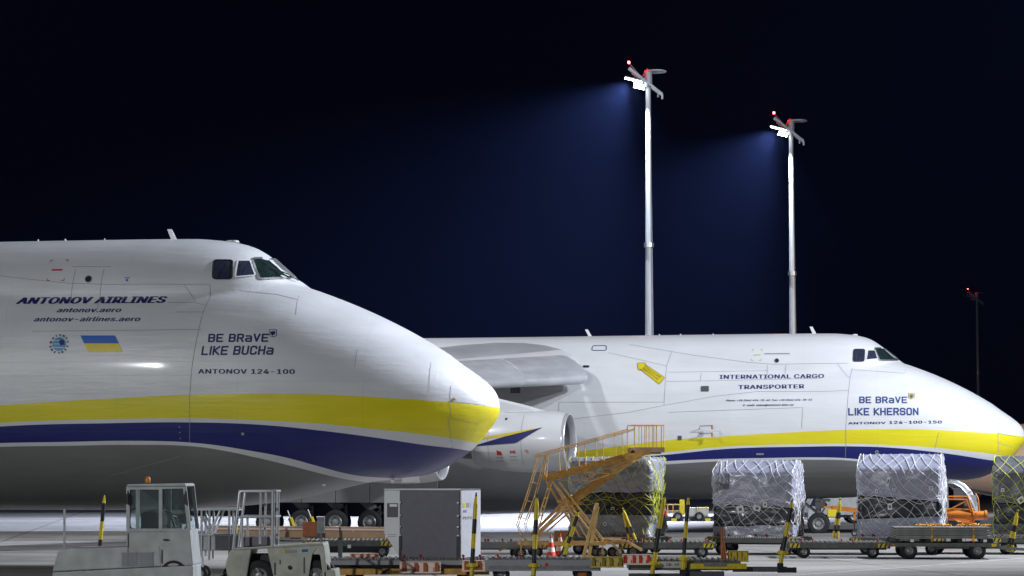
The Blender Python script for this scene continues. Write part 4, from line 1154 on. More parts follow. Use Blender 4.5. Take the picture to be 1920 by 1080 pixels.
for k in range(7):
    o = MB().box((0, 0, 0), (3.28, 2.25, .025)).box((0, -1.15, .0), (3.30, .04, .042)).box((0, 1.15, .0), (3.30, .04, .042)).build('pallet_sheet', M['sheet'] if 'sheet' in M else M['deck'], None)
    o.location = (cx + .02 * math.sin(k * 2.3), YC + .02 * math.cos(k * 3), .735 + .058 * k); o.rotation_euler = (0, 0, R(-4 + .25 * math.sin(k * 1.7)))
    words = ['bottom', 'second lowest', 'third lowest', 'middle', 'third highest', 'second highest', 'topmost']
    tag(o, f'{words[k]} flat grey pallet sheet of the strapped stack on the cart', 'pallet sheet', 'pallet sheets stacked on the cart')
M['sheet'] = mat('pallet_sheet_metal', (.34, .34, .32), .45, metal=.2, var=.4, scale=4)
for o in bpy.data.objects:
    if o.get('category') == 'pallet sheet': o.data.materials[0] = M['sheet']
st = MB()
q = Matrix.Rotation(R(-4), 3, 'Z')
def cw(x, y, z): return q @ Vector((x, y, 0)) + Vector((cx, YC, z))
M['strap'] = mat('orange_strap', (.75, .38, .03), .6)
for i, u in enumerate((-.42, 1.0)):
    s = MB()
    for a, b in (((u, -1.20, .58), (u, -1.20, 1.15)), ((u, -1.20, 1.15), (u, 1.20, 1.15)), ((u, 1.20, 1.15), (u, 1.20, .58))):
        s.bar(cw(*a), cw(*b), .05, .012)
    s.box(cw(u, -1.215, .78), (.07, .03, .1))
    tag(s.build('strap', M['strap']), ('left' if i == 0 else 'right') + ' orange lashing strap over the stack of pallet sheets', 'strap', 'lashing straps')
for n_, (u0, u1) in enumerate(((-.9, .3), (.55, 1.6))):
    s = MB(); rnd = random.Random(n_)
    for k in range(5):
        pts = [cw(u0 + (u1 - u0) * j / 16 + rnd.uniform(-.05, .05), -.8 + rnd.uniform(-.3, .5), 1.14 + abs(rnd.gauss(0, .035))) for j in range(17)]
        s.tube(pts, .02, 5, cap=False)
    tag(s.build('loose_strap', M['strap'], smooth=180), ('longer tangled' if n_ == 0 else 'shorter tangled') + ' orange strap lying on top of the stack of sheets', 'strap', 'lashing straps')
a_frame_up(cart, at(1888, 1032, YC), at(1897, 1034, YC), at(1909, 955, YC - .1), .05)

# ------------------------------------------------------------------ ochre boarding stairs
YS = 84.0
stairs = thing('boarding_stairs', 'ochre steel lifting boarding stairs on small wheels, in front of the yellow-netted pallet', 'stairs', (xat(1080, YS), YS, 0))
def sp(px, py, dy=0): 
    p = at(px, py, YS); p.y += dy; p.x += dy * -.22; return p
DY = .95
def sbar(name, segs, w, h, m='tan', depths=(0, DY)):
    mb = MB()
    for a, b in segs:
        for dy in depths: mb.bar(sp(*a, dy), sp(*b, dy), w, h)
    return mb.build(name, M[m], stairs, world=True)
for dy in (0, DY):
    MB().bar(sp(1030, 897, dy), sp(1206, 850, dy), .10, .20).build('ramp_beam', M['ochre_dark'], stairs, world=True, bevel=.01)
    MB().bar(sp(1206, 850, dy), sp(1220, 848, dy), .10, .16).build('ramp_beam_end', M['ochre_dark'], stairs, world=True)
for i in range(13):
    t_ = i / 12
    MB().box(sp(1036 + (1200 - 1036) * t_, 896.5 + (851 - 896.5) * t_, DY / 2) + Vector((0, 0, .02)), (.24, DY, .03)).build('step', M['ochre_dark'], stairs, world=True)
for dy in (0, DY):
    MB().tube([sp(1012, 853, dy), sp(1190, 804, dy)], .022, 6).tube([sp(1012 + 2, 853 + 3, dy), sp(1190, 806.5, dy)], .014, 6).build('handrail', M['tan'], stairs, world=True)
    for i, x in enumerate((1060, 1096, 1130, 1166)):
        xx = x + (13 if dy else 0) * 0
        y0 = 853 + (804 - 853) * (xx - 1012) / 178
        y1 = 897 + (850 - 897) * (xx - 1030) / 176
        MB().tube([sp(xx, y0, dy), sp(xx + 3, y1, dy)], .018, 6).build('baluster', M['tan'], stairs, world=True)
# top cage
fl_ = MB()
for a, b in (((1190, 843.5, 0), (1246, 843.5, 0)), ((1190, 843.5, DY), (1246, 843.5, DY))): fl_.bar(sp(*a), sp(*b), .06, .18)
c = (sp(1190, 843, 0) + sp(1246, 843, DY)) / 2
fl_.box(c, (1.06, DY, .05)); fl_.build('platform', M['sand'], stairs, world=True)
MB().box(c - Vector((0, 0, .10)), (1.02, DY - .1, .08)).build('platform_underframe', M['black'], stairs, world=True)
for dy in (0, DY):
    MB().tube([sp(1190, 797, dy), sp(1245, 797, dy)], .022, 6).tube([sp(1190, 798.5, dy), sp(1190, 843, dy)], .022, 6).build('cage_rail', M['tan'], stairs, world=True)
    for x in (1203, 1212, 1223, 1231, 1240, 1245): MB().tube([sp(x, 797, dy), sp(x, 840, dy)], .016 if x < 1245 else .022, 6).build('cage_bar', M['tan'], stairs, world=True)
MB().tube([sp(1245, 797, 0), sp(1245, 797, DY)], .02, 6).tube([sp(1190, 797, 0), sp(1190, 797, DY)], .02, 6).build('cage_rail', M['tan'], stairs, world=True)
# access ladder and hoop rails at the low end
for dy, o_ in ((0, 0), (DY, 8)):
    MB().tube([sp(1036 + o_, 900, dy), sp(1004 + o_ * .5, 1012, dy)], .028, 6).build('ladder_rail', M['tan'], stairs, world=True)
    MB().tube([sp(1013 + o_, 853, dy), sp(992 + o_, 925, dy), sp(972 + o_, 985, dy), sp(979 + o_, 1003, dy), sp(990 + o_, 1015, dy)], .022, 6).tube([sp(1026 + o_, 855, dy), sp(1006 + o_, 930, dy), sp(986 + o_, 985, dy), sp(993 + o_, 1003, dy)], .02, 6).build('ladder_handrail', M['tan'], stairs, world=True)
    MB().tube([sp(997 + o_, 903, dy), sp(1012 + o_, 908, dy)], .015, 6).tube([sp(986 + o_, 937, dy), sp(1000 + o_, 942, dy)], .015, 6).tube([sp(974 + o_, 970, dy), sp(989 + o_, 974, dy)], .015, 6).build('ladder_brace', M['tan'], stairs, world=True)
    MB().tube([sp(1028 + o_, 853, dy), sp(1024 + o_, 902, dy)], .02, 6).build('post', M['tan'], stairs, world=True)
for k in range(6):
    y = 917 + 16.5 * k; x = 1031 - 4.7 * k
    MB().bar(sp(x, y, 0), sp(x + 8, y, DY), .09, .03).build('rung', M['tan'], stairs, world=True)
    
# lifting arms
def beam(name, a, b, w, h, depths, m='tan'):
    for dy in depths: MB().bar(sp(*a, dy), sp(*b, dy), w, h).build(name, M[m], stairs, world=True, bevel=.008)
beam('lift_arm', (1074, 942), (1156, 886), .09, .20, (.1, DY - .1), 'ochre_dark')
beam('lift_arm', (1156, 886), (1204, 856), .07, .10, (.1, DY - .1))
beam('lift_strut', (1150, 876), (1208, 851), .05, .06, (.1, DY - .1))
beam('lift_strut', (1048, 899), (1112, 901), .04, .04, (0, DY)); beam('lift_strut', (1112, 901), (1150, 886), .05, .05, (0, DY))
beam('lift_strut', (1096, 885), (1146, 888), .04, .04, (0, DY)); beam('lift_strut', (1102, 900), (1110, 884), .03, .03, (0, DY)); beam('lift_strut', (1114, 900), (1108, 884), .03, .03, (0, DY))
beam('support_leg', (1036, 902), (1086, 985), .06, .08, (0, DY)); beam('support_leg', (1048, 903), (1130, 1012), .05, .08, (0, DY))
beam('support_leg', (1066, 944), (1006, 1004), .08, .10, (.1, DY - .1)); beam('support_leg', (1078, 952), (1010, 1012), .06, .06, (.1, DY - .1))
beam('support_leg', (1086, 958), (1132, 1014), .05, .06, (.1, DY - .1)); beam('support_leg', (1080, 975), (1100, 1008), .05, .05, (0, DY))
MB().tube([sp(1062, 940, -.05), sp(1062, 940, DY + .05)], .10, 10).box(sp(1084, 944, DY / 2), (.5, DY * .8, .12)).build('pivot', M['ochre_dark'], stairs, world=True)
MB().tube([sp(1152, 884, 0), sp(1152, 884, DY)], .10, 10).box(sp(1148, 884, DY / 2), (.4, DY * .7, .2)).build('pivot', M['tan'], stairs, world=True)
# chassis
MB().bar(sp(975, 1019, 0), sp(1136, 1019, 0), .10, .13).bar(sp(975, 1019, DY), sp(1136, 1019, DY), .10, .13).bar(sp(978, 1019, 0), sp(978, 1019, DY), .1).bar(sp(1134, 1019, 0), sp(1134, 1019, DY), .1).build('chassis', M['tan'], stairs, world=True)
MB().box(sp(1152, 1015, DY / 2), (.7, .7, .2)).build('valve_box', M['sand'], stairs, world=True)
beam('outrigger', (1140, 1013), (1162, 1034), .08, .08, (-.1,)); beam('outrigger', (1174, 1015), (1202, 1031), .09, .09, (-.1,)); beam('outrigger', (1172, 1014), (1140, 1013), .08, .08, (-.1,))
beam('drawbar', (975, 1021), (940, 1033), .06, .06, (.4,)); beam('wheel_fork', (1129, 1022), (1129, 1040), .12, .05, (-.05,)); beam('wheel_fork', (1162, 1030), (1162, 1037), .12, .05, (-.05,)); beam('wheel_fork', (976, 1022), (976, 1036), .12, .05, (-.05,))
for px in (978, 1130, 1162):
    p = sp(px, 1030, .1) - stairs.location; wheel(stairs, (p.x, p.y, .20), .20, .12, .11, n=20)
    p = sp(px, 1030, DY) - stairs.location; wheel(stairs, (p.x, p.y, .20), .20, .12, .11, n=20)

# plywood board, cones
pb = MB().box((0, 0, .47), (.50, .04, .94), 0, Matrix.Rotation(R(4), 3, 'X')).build('plywood_board', M['ply'])
pb.location = (xat(1052, 85.0), 85.0, 0.02)
tag(pb, 'upright plywood board standing between the cones and the stairs', 'board')
def cone(label, px, Y, h=.75, dz=0, g='traffic cones'):
    t = thing('traffic_cone', label, 'cone', (xat(px, Y), Y, dz), 0, g)
    r = lambda u: .155 * h / .75 * (1 - u) + .022
    M_ = [M['conered'], M['conewhite']]
    mb = MB()
    for i, (a, b, m_) in enumerate(((.03, .30, 0), (.30, .48, 1), (.48, .68, 0), (.68, .84, 1), (.84, 1, 0))):
        mb.lathe([(r(a), a * h), (r(b), b * h)], (0, 0, 0), (0, 0, 1), 20, m_)
    mb.lathe([(r(1), h), (0, h + .005)], (0, 0, 0), (0, 0, 1), 20, 0)
    mb.build('cone_body', M_, t, smooth=40)
    MB().box((0, 0, .02), (.40 * h / .75, .40 * h / .75, .04)).build('base', M['conered'], t, bevel=.01)
    return t
M['conered'] = mat('cone_red', (.62, .05, .02), .5, var=.15, scale=9); M['conewhite'] = mat('cone_reflective_white', (.68, .68, .66), .45, var=.2, scale=15)
cone('left of two red and white cones, beside the plywood board', 1033, 83.5, .86)
cone('right of two red and white cones, in front of the plywood board', 1050, 84.3, .88)
# ------------------------------------------------------------------ foreground dollies and the container
YG = 66.0
def zg(py, Y=YG): return at(960, py, Y).z
HF = .62
e1 = dolly('long dolly carrying the white container, with two peach guide blocks', xat(770, YG), YG, R(1), L=4.3, D=2.3, H=HF, rail=M['grey'], wheels=(-1.5, 1.5), pegs=(-.15, .3, 1.45, 1.9), side=.12, plates=False)
e2 = dolly('grey dolly in the foreground under the cones, between the container and the stairs', xat(1015, YG), YG - .4, R(1), L=3.0, D=2.3, H=HF + .03, rail=M['grey'], wheels=(-1.1, 1.1), pegs=(-1.2, -.6), side=.30, plates=False)
e3 = dolly('foreground dolly lettered CD-39 with a yellow guide block on its right end', xat(1278, YG), YG - .2, R(-1), L=2.9, D=2.2, H=.60, rail=M['deck'], wheels=(.25,), pegs=(), side=.24, plates=False)
for parent, px0, px1 in ((e1, 640, 900),):
    MB().box((0, -1.25, .30), (4.3, .05, .16)).build('side_board', M['ochre_dark'], parent)
    for x in (-.8, .65, 1.5):
        MB().prism([(x, .23), (x + .12, .23), (x + .28, .37), (x + .16, .37)], -1.285, -1.277).build('hazard_stripe', M['black'], parent)
MB().box((0, -1.18, .42), (2.9, .04, .10)).build('side_board', M['steel'], e2)
MB().tube([(.1, -1.16, .50), (.1, -1.2, .50)], .05, 12).build('reflector', M['red'], e2)
MB().tube([(.72, -1.12, .48), (.72, -1.17, .48)], .05, 12).build('reflector', M['orange'], e3)
# CD-39 lettering
vs, fs = text_shape('CD-39', 'bold')
MB().add([(-.50 + u * .34, -1.168, .455 + v * .095) for u, v in vs], fs).build('lettering', M['black'], e3)
MB().box((-.40, -1.158, .49), (.90, .012, .17)).build('number_plate', M['ivory'], e3)
MB().box((.9, -1.18, .45), (1.5, .06, .14)).build('side_rail', M['yband'], e3); MB().box((.8, -1.22, .50), (.6, .03, .10)).build('roller_box', M['steel'], e3)
MB().bar((1.3, -.9, .36), (2.75, -.9, .36), .12, .14).build('draw_beam', M['darkgrey'], e3); MB().box((2.75, -.9, .34), (.5, .2, .14)).build('draw_hitch', M['black'], e3)
MB().bar((-1.5, -1.0, .16), (.4, -1.0, .16), .2, .18).build('draw_beam', M['darkgrey'], e3)
MB().box((.55, -1.1, .2), (1.0, .2, .22)).build('step_box', M['darkgrey'], e3)

def guide_block(parent, px, py, Y, w, h, body, inner, n=4, tilt=0):
    o = Vector(parent.location); inv = Matrix.Rotation(-parent.rotation_euler.z, 3, 'Z')
    c = inv @ (at(px, py, Y) - o)
    q = Matrix.Rotation(tilt, 3, 'Y')
    b = MB()
    b.box(c + Vector((0, .06, 0)), (w, .05, h)).box(c + Vector((0, .0, -h / 2 + .02)), (w, .12, .04)).box(c + Vector((0, .03, h / 2 - .012)), (w, .06, .024))
    g = b.build('guide_block', body, parent, bevel=.006)
    xs = [-.40, -.10, .12, .40]
    for k in range(n):
        x0 = c.x + xs[k] * w
        ww = w * .048
        poly = [(x0 - ww, c.z - h / 2 + .03), (x0 + ww, c.z - h / 2 + .03), (x0 + ww, c.z + h * .2), (x0 + ww * .3, c.z + h * .42), (x0 - ww, c.z + h * .36)]
        MB().prism(poly, c.y - .02, c.y + .04).build('slot_tooth', inner, g, bevel=.004)
        if k < 3: MB().box((x0 + w * .14, c.y + .02, c.z - h * .2), (w * .12, .05, h * .4)).build('spacer', body, g, bevel=.004)
    return g
guide_block(e1, 788, 1064, YG - 1.45, 1.10, .31, M['peach'], M['rust'])
guide_block(e1, 907, 1061, YG - 1.45, 1.16, .30, M['peach'], M['rust'])
guide_block(e1, 683, 1043, YG + .5, .80, .17, M['peach'], M['rust'])
guide_block(e2, 1138, 1054, YG - 1.6, .90, .29, M['olive'], M['olive_dark'])
g_ = guide_block(e3, 1194, 1049, YG - 1.5, .78, .28, M['peach'], M['conered'])
guide_block(e3, 1384, 1043, YG - .9, .56, .30, M['olive'], M['yband'])

def up(parent, b, t, Y, r=.055, start=0, seg=.36): tow_bar_up(parent, at(*b, Y), at(*t, Y + .1), r, seg, start)
up(e1, (884, 1084), (893, 923), YG - 1.5, .062, 0, .42)
up(e2, (1000, 1084), (1007, 926), YG - 1.6, .062, 0, .40)
up(e2, (1057, 1044), (1086, 956), YG + 1.2, .055, 0, .30)
up(e2, (1052, 1044), (1084, 957), YG + 1.6, .05, 1, .30)
up(e3, (1222, 1080), (1246, 925), YG - 1.5, .062, 0, .60)
up(e3, (1280, 1072), (1291, 926), YG - 1.5, .055, 0, .42)
up(e3, (1463, 1060), (1486, 935), YG - 1.2, .06, 0, .38)
# rusty folded hitch post
mb = MB().tube([at(1354, 1070, YG - 1), at(1354, 990, YG - 1)], .04, 8).tube([at(1355, 1015, YG - 1), at(1362, 1070, YG - 1)], .05, 8)
o = mb.build('hitch_post', M['rust'], e3); o.matrix_parent_inverse = Matrix.Rotation(-e3.rotation_euler.z, 4, 'Z') @ Matrix.Translation(-Vector(e3.location))
# ochre folded tow bar of two channels
tb = thing('tow_bar', 'upright ochre twin-beam tow bar in front of the yellow-netted pallet', 'tow bar', tuple(at(1092, 1085, YG - 1.3)))
base = at(1092, 1082, YG - 1.3)
tb.location = (base.x, base.y, 0)
tb['_base'] = (base.x, base.y, 0)
for a, b in (((1086, 1078), (1117, 948)), ((1098, 1078), (1121, 950))):
    MB().bar(at(*a, YG - 1.3), at(*b, YG - 1.3), .10, .09).build('channel', M['tan'], tb, world=True, bevel=.01)
MB().bar(at(1115, 958, YG - 1.31), at(1120, 943, YG - 1.31), .16, .10).build('head', M['tan'], tb, world=True, bevel=.03)
MB().box(at(1091, 1062, YG - 1.3), (.24, .14, .10)).box(at(1091, 1080, YG - 1.3) , (.22, .3, .2)).build('hinge', M['rust'], tb, world=True)
MB().bar(at(1103, 1020, YG - 1.36), at(1109, 1022, YG - 1.36), .08).build('pin', M['sand'], tb, world=True)

# ------------------------------------------------------------------ the white air cargo container
ct = thing('cargo_container', 'white aluminium air cargo container with a grey canvas door and one cut lower corner', 'container', (xat(811, YG), YG, HF + .02), R(-20))
w_, d_, h_ = 2.22, 1.5, at(811, 918, YG - .8).z - HF - .02
x0_, x1_ = -w_ / 2, w_ / 2
cut = .46
out = [(x0_, cut + .22), (x0_ + cut, 0), (x1_, 0), (x1_, h_), (x0_, h_)]
MB().prism([(x, z) for x, z in out], -d_ / 2 + .03, d_ / 2).build('shell', M['alu'], ct, bevel=.01)
fr = MB()
MB().prism([(x0_, cut + .22), (x0_ + cut, .02), (x0_ + cut, h_ - .03), (x0_, h_ - .03)], -d_ / 2 - .015, -d_ / 2 + .028).build('front_panel', M['ct_white'] if 'ct_white' in M else M['white'], ct, bevel=.004)
cw_ = (x0_ + cut + .01, x1_ - .03)
vs, fs = [], []
nx_, nz_ = 30, 30
for j in range(nz_ + 1):
    for i in range(nx_ + 1):
        u, v = i / nx_, j / nz_
        e = .05 * math.sin(math.pi * u) * math.sin(math.pi * v) * -1
        e += -.018 * max(0, 1 - abs((u - .12) - (1 - v) * .72) / .06)      # the fold that runs down to the right
        e += .012 * noise.noise(Vector((u * 4, v * 5, 1)))
        vs.append((cw_[0] + (cw_[1] - cw_[0]) * u, -d_ / 2 - .01 + e, .03 + (h_ - .05) * v))
for j in range(nz_):
    for i in range(nx_):
        k = j * (nx_ + 1) + i; fs.append((k, k + 1, k + nx_ + 2, k + nx_ + 1))
MB().add(vs, fs).build('canvas_door', M['canvas'], ct, smooth=180)
MB().box(((cw_[0] + cw_[1]) / 2, -d_ / 2 - .03, .12), (cw_[1] - cw_[0], .03, .2)).build('canvas_hem', M['fabric2'] if 'fabric2' in M else M['canvas'], ct)
for xx in (cw_[0] + .02, cw_[1] - .02):
    MB().box((xx, -d_ / 2 - .02, .3), (.08, .05, .6)).build('strap_cover', M['black'], ct)
    for z in (.62, .85, 1.15, h_ - .35): MB().box((xx, -d_ / 2 - .04, z), (.05, .05, .04)).build('clasp', M['alu'], ct)
MB().box((0, 0, h_ + .005), (w_ + .02, d_ + .02, .035)).build('roof_panel', M['alu'], ct)
# document pocket and text on the narrow panel; the side wall carries faded lettering
px_ = x0_ + cut / 2
MB().box((px_ + .02, -d_ / 2 - .022, h_ - .56), (.32, .012, .38)).build('document_pocket', M['darkgrey'], ct)
MB().box((px_ + .05, -d_ / 2 - .031, h_ - .43), (.22, .008, .07)).build('document', M['paper'], ct)
for k in range(2): MB().box((px_, -d_ / 2 - .018, h_ - 1.22 - .05 * k), (.26, .004, .016)).build('stencil', M['grey'], ct)
M['ct_white'] = mat('container_white', (.62, .63, .66), .42, var=.12, scale=3)
sw = MB().box((x1_ + .012, 0, h_ / 2), (.02, d_ - .04, h_ - .05)).build('side_panel', M['ct_white'], ct)
for s_, zz, hh in (('AVE', h_ - .62, .10), ('PEPS 2', h_ - .80, .10)):
    v2, f2 = text_shape(s_, 'bold')
    LL = .30 if s_ == 'AVE' else .95
    MB().add([(x1_ + .026, -d_ / 2 + .12 + u * LL, zz + v * hh) for u, v in v2], f2).build('lettering', M['grey'], ct)
for i, c_ in enumerate(('yellow', 'grey', 'ct_white', 'sand')):
    MB().box((x1_ + .025, -d_ / 2 + .2 + .3 * i, h_ - .42), (.006, .2, .12)).build('sticker', M[c_], ct)

# ------------------------------------------------------------------ sand-coloured boom on its stand
yb_ = 70.5
boom = thing('loader_boom', 'long sand-coloured box boom lying level behind the cream tractor, left of the container', 'boom', (xat(560, yb_), yb_, 0))
MB().bar(at(400, 996, yb_), at(724, 999, yb_), .34, .33).build('box_beam', M['sand'], boom, world=True, bevel=.02)
MB().bar(at(400, 991, yb_ - .21), at(724, 993.5, yb_ - .21), .06, .05).build('edge_rail', M['peach'], boom, world=True)
MB().box(at(585, 992, yb_ - .05), (.5, .5, .42)).build('joint_housing', M['rust_dark'] if 'rust_dark' in M else M['rust'], boom, world=True)
MB().box(at(598, 993, yb_ - .3), (.12, .2, .5)).build('hydraulic_block', M['darkgrey'], boom, world=True)
for x in (470, 638): 
    p = at(x, 1000, yb_); MB().bar((p.x, yb_, 0), (p.x, yb_, 1.1), .12).box((p.x, yb_, .03), (.5, .6, .06)).build('stand', M['darkgrey'], boom, world=True)
MB().tube([at(637, 988, yb_ - .25), at(638, 1012, yb_ - .25)], .02, 6).build('cable', M['black'], boom, world=True)
MB().box(at(662, 994, yb_ - .2), (.05, .01, .07)).build('label', M['paper'], boom, world=True)

# ------------------------------------------------------------------ white tractor with cab, lower left
YT1 = 62.0
tr = thing('apron_tractor', 'white apron tractor with a tall glazed cab, at the lower left below the near fuselage', 'tractor', (xat(270, YT1), YT1, 0))
def tp(px, py, dy=0): p = at(px, py, YT1 - .8); p.y = YT1 - .8 + dy; return p
def rel(p): return p - tr.location
TW = 1.6
def tprism(name, pts, m, y0=0, y1=TW, parent=tr, bevel=.03):
    P_ = [rel(tp(*p)) for p in pts]
    return MB().prism([(p.x, p.z) for p in P_], -.8 + y0, -.8 + y1).build(name, m, parent, bevel=bevel)
M['offwhite'] = mat('tractor_white', (.50, .52, .51), .45, var=.3, scale=2.5, bump=.08, coat=.1)
tprism('bonnet', [(108, 1034), (135, 1028), (300, 1024), (302, 1062), (98, 1072)], M['offwhite'])
tprism('lower_body', [(98, 1073), (362, 1060), (362, 1090), (98, 1092)], M['offwhite'])
tprism('cab_lower', [(238, 996), (300, 996), (356, 993), (362, 1060), (300, 1063), (236, 1024)], M['offwhite'], .02, TW - .02)
tprism('cab_roof', [(238, 908), (300, 907), (348, 906), (350, 912), (238, 913)], M['offwhite'], -.05, TW + .05)
for a, b in (((240, 912), (240, 998)), ((301, 911), (301, 996)), ((346, 911), (355, 994))):
    for dy in (.03, TW - .03): MB().bar(rel(tp(*a, dy)), rel(tp(*b, dy)), .07, .09).build('cab_pillar', M['offwhite'], tr)
for a, b in (((240, 915), (300, 915)), ((240, 994), (300, 994)), ((302, 994), (355, 994)), ((302, 914), (347, 913))):
    MB().bar(rel(tp(*a, .03)), rel(tp(*b, .03)), .06, .08).build('window_rail', M['offwhite'], tr)
M['cabglass'] = mat('cab_glass', (.7, .8, .8), .03, trans=.92)
for pts in ([(243, 917), (298, 917), (298, 992), (243, 992)], [(304, 916), (343, 915), (351, 992), (304, 992)]):
    for y0 in (.05, TW - .07):
        g_ = tprism('window_pane', pts, M['cabglass'], y0, y0 + .012, bevel=0)
        if y0 < .1 and pts[0][0] == 243:
            P_ = [(-q[0], q[1]) for q in [( -rel(tp(*p)).x, rel(tp(*p)).z) for p in pts]]
            ring = rounded([(p[0], p[1]) for p in P_], .16)
            inner = [(x * .0 + x, z) for x, z in ring]
            sgasket = MB(); n_ = len(ring)
            for k in range(n_): a_, b_ = ring[k], ring[(k + 1) % n_]; sgasket.bar((a_[0], -.8 + .03, a_[1]), (b_[0], -.8 + .03, b_[1]), .03, .03)
            sgasket.build('gasket', M['black'], g_)
tprism('seat', [(258, 962), (276, 958), (292, 962), (294, 1000), (258, 1000)], M['fabric'], .5, 1.1)
MB().tube([rel(tp(320, 990, .8)), rel(tp(312, 968, .8))], .03, 8).lathe([(.17, 0), (.19, .02), (.17, .04)], rel(tp(311, 966, .8)), (.5, 0, 1), 20).build('steering_wheel', M['black'], tr)
for k in range(7):
    for x0, x1 in ((228, 257), (259, 287)):
        y = 1037 + k * 3.8
        MB().bar(rel(tp(x0, y, -.02)), rel(tp(x1, y - .4, -.02)), .02, .03).build('louvre_slat', M['grey'], tr)
for px in (150, 325):
    p = rel(tp(px, 1080))
    for dy in (-.65, .65): wheel(tr, (p.x, dy, .38), .38, .28, .2, n=24)
MB().bar(rel(tp(118, 1032, .2)), rel(tp(118, 955, .2)), .05).build('exhaust_stack', M['steel'], tr)

for a in (240, 348):
    p = rel(tp(a, 925, -.06)); MB().bar(rel(tp(a, 918, .03)), p, .02).box(p + Vector((0, 0, -.14)), (.05, .12, .26)).build('mirror', M['black'], tr)
p = rel(tp(268, 905, .8)); MB().lathe([(.07, 0), (.075, .10), (.05, .15), (0, .16)], p, (0, 0, 1), 12).build('beacon', M['orange'], tr, smooth=60)
p = rel(tp(112, 1050, .25)); MB().lathe([(.08, 0), (.08, .04), (0, .05)], p, (-1, 0, 0), 12).build('headlight', M['paper'], tr)
MB().bar(rel(tp(303, 1030, -.02)), rel(tp(303, 1056, -.02)), .012, .02).bar(rel(tp(240, 1000, -.0)), rel(tp(240, 1060, -.0)), .012, .02).build('door_gap', M['darkgrey'], tr)
MB().bar(rel(tp(306, 1012, -.03)), rel(tp(316, 1011.5, -.03)), .03, .03).build('door_handle', M['black'], tr)

# ------------------------------------------------------------------ cream tow tractor with a pipe frame
YT2 = 60.0
tt = thing('tow_tractor', 'low cream tow tractor with a silver pipe frame over its seat', 'tractor', (xat(520, YT2), YT2, 0))
def rp(px, py, dy=0): p = at(px, py, YT2 - .8); p.y = YT2 - .8 + dy; return p - tt.location
def rprism(name, pts, m, y0=0, y1=1.55, bevel=.03, parent=tt):
    P_ = [rp(*p) for p in pts]
    return MB().prism([(p.x, p.z) for p in P_], -.8 + y0, -.8 + y1).build(name, m, parent, bevel=bevel)
M['cream'] = mat('cream_paint', (.50, .52, .43), .48, var=.32, scale=3, bump=.08, coat=.08)
rprism('body', [(430, 1034), (440, 1028), (472, 1028), (462, 1086), (428, 1086), (422, 1060)], M['cream'])
rprism('body', [(472, 1028), (500, 1025), (514, 1086), (520, 1086), (578, 1084), (585, 1040), (592, 1030), (604, 1022), (500, 1024)], M['cream'])
rprism('wing_panel', [(598, 1022), (607, 1020), (610, 1040), (614, 1086), (606, 1086), (600, 1040), (586, 1040)], M['cream'])
rprism('top_panel', [(438, 1028), (606, 1018), (607, 1022), (438, 1032)], M['cream'], -.03, 1.6)
rprism('bumper', [(606, 1070), (628, 1068), (630, 1086), (606, 1086)], M['cream'])
for px, dy in ((485, -.6), (485, .6), (592, -.6), (592, .6)):
    p = rp(px, 1070); wheel(tt, (p.x, dy, .40), .40, .25, .2, n=28)
rprism('wheel_well', [(463, 1040), (508, 1040), (512, 1090), (460, 1090)], M['black'], .35, 1.2, 0)
rprism('wheel_well', [(584, 1040), (602, 1040), (606, 1090), (580, 1090)], M['black'], .35, 1.2, 0)
for pts in ([(536, 1032), (556, 1031.5), (556, 1036), (536, 1036.5)], [(566, 1030), (577, 1029.5), (577, 1034.5), (566, 1035)]):
    rprism('badge', pts, M['grey' if pts[0][0] == 536 else 'flagblue'], -.012, 0, 0)
rprism('badge', [(531, 1031), (535, 1031), (535, 1037), (531, 1037)], M['yband'], -.012, 0, 0)
rprism('latch', [(524, 1050), (526, 1050), (526, 1058), (524, 1058)], M['darkgrey'], -.012, 0, 0); rprism('vent', [(514, 1055), (517, 1055), (517, 1078), (514, 1078)], M['darkgrey'], -.012, 0, 0)
rprism('vent', [(569, 1045), (571.5, 1045), (571.5, 1075), (569, 1075)], M['darkgrey'], -.012, 0, 0)
p = rp(543.5, 1064); MB().tube([(p.x, -.83, p.z), (p.x, -.79, p.z)], .05, 14).build('filler_cap', M['black'], tt)
MB().tube([(rp(480, 1040).x, -.8, .60), (rp(486, 1060).x, -.84, .52)], .02, 6).build('tie_rod', M['steel'], tt)
M['pipe'] = mat('silver_pipe', (.62, .64, .66), .35, metal=.5, var=.15, scale=8)
for dy in (0, 1.2):
    pf = MB().tube([rp(437, 1030, dy), rp(449, 924, dy), rp(452, 921, dy), rp(516, 921, dy)], .035, 8).tube([rp(440, 972, dy), rp(452, 969, dy), rp(516, 969, dy)], .03, 8)
    pf.tube([rp(512, 921, dy), rp(511, 1026, dy)], .045, 8).tube([rp(489, 922, dy), rp(487, 1020, dy)], .03, 8).tube([rp(454, 970, dy), rp(454, 1026, dy)], .03, 8)
    pf.build('pipe_frame', M['pipe'], tt, smooth=60)
for a in ((516, 921), (449, 921), (516, 969), (452, 969)):
    MB().tube([rp(*a, 0), rp(*a, 1.2)], .03, 8).build('cross_pipe', M['pipe'], tt)
rprism('seat', [(452, 1008), (504, 1006), (506, 1024), (452, 1026)], M['canvas'], .3, 1.2)
MB().box(rp(600, 985, .3) + Vector((0, 0, 0)), (.18, .2, .4)).build('lamp_housing', M['steel'], tt)
MB().tube([rp(600, 1024, .3), rp(602, 995, .3)], .02, 6).build('lamp_post', M['steel'], tt)

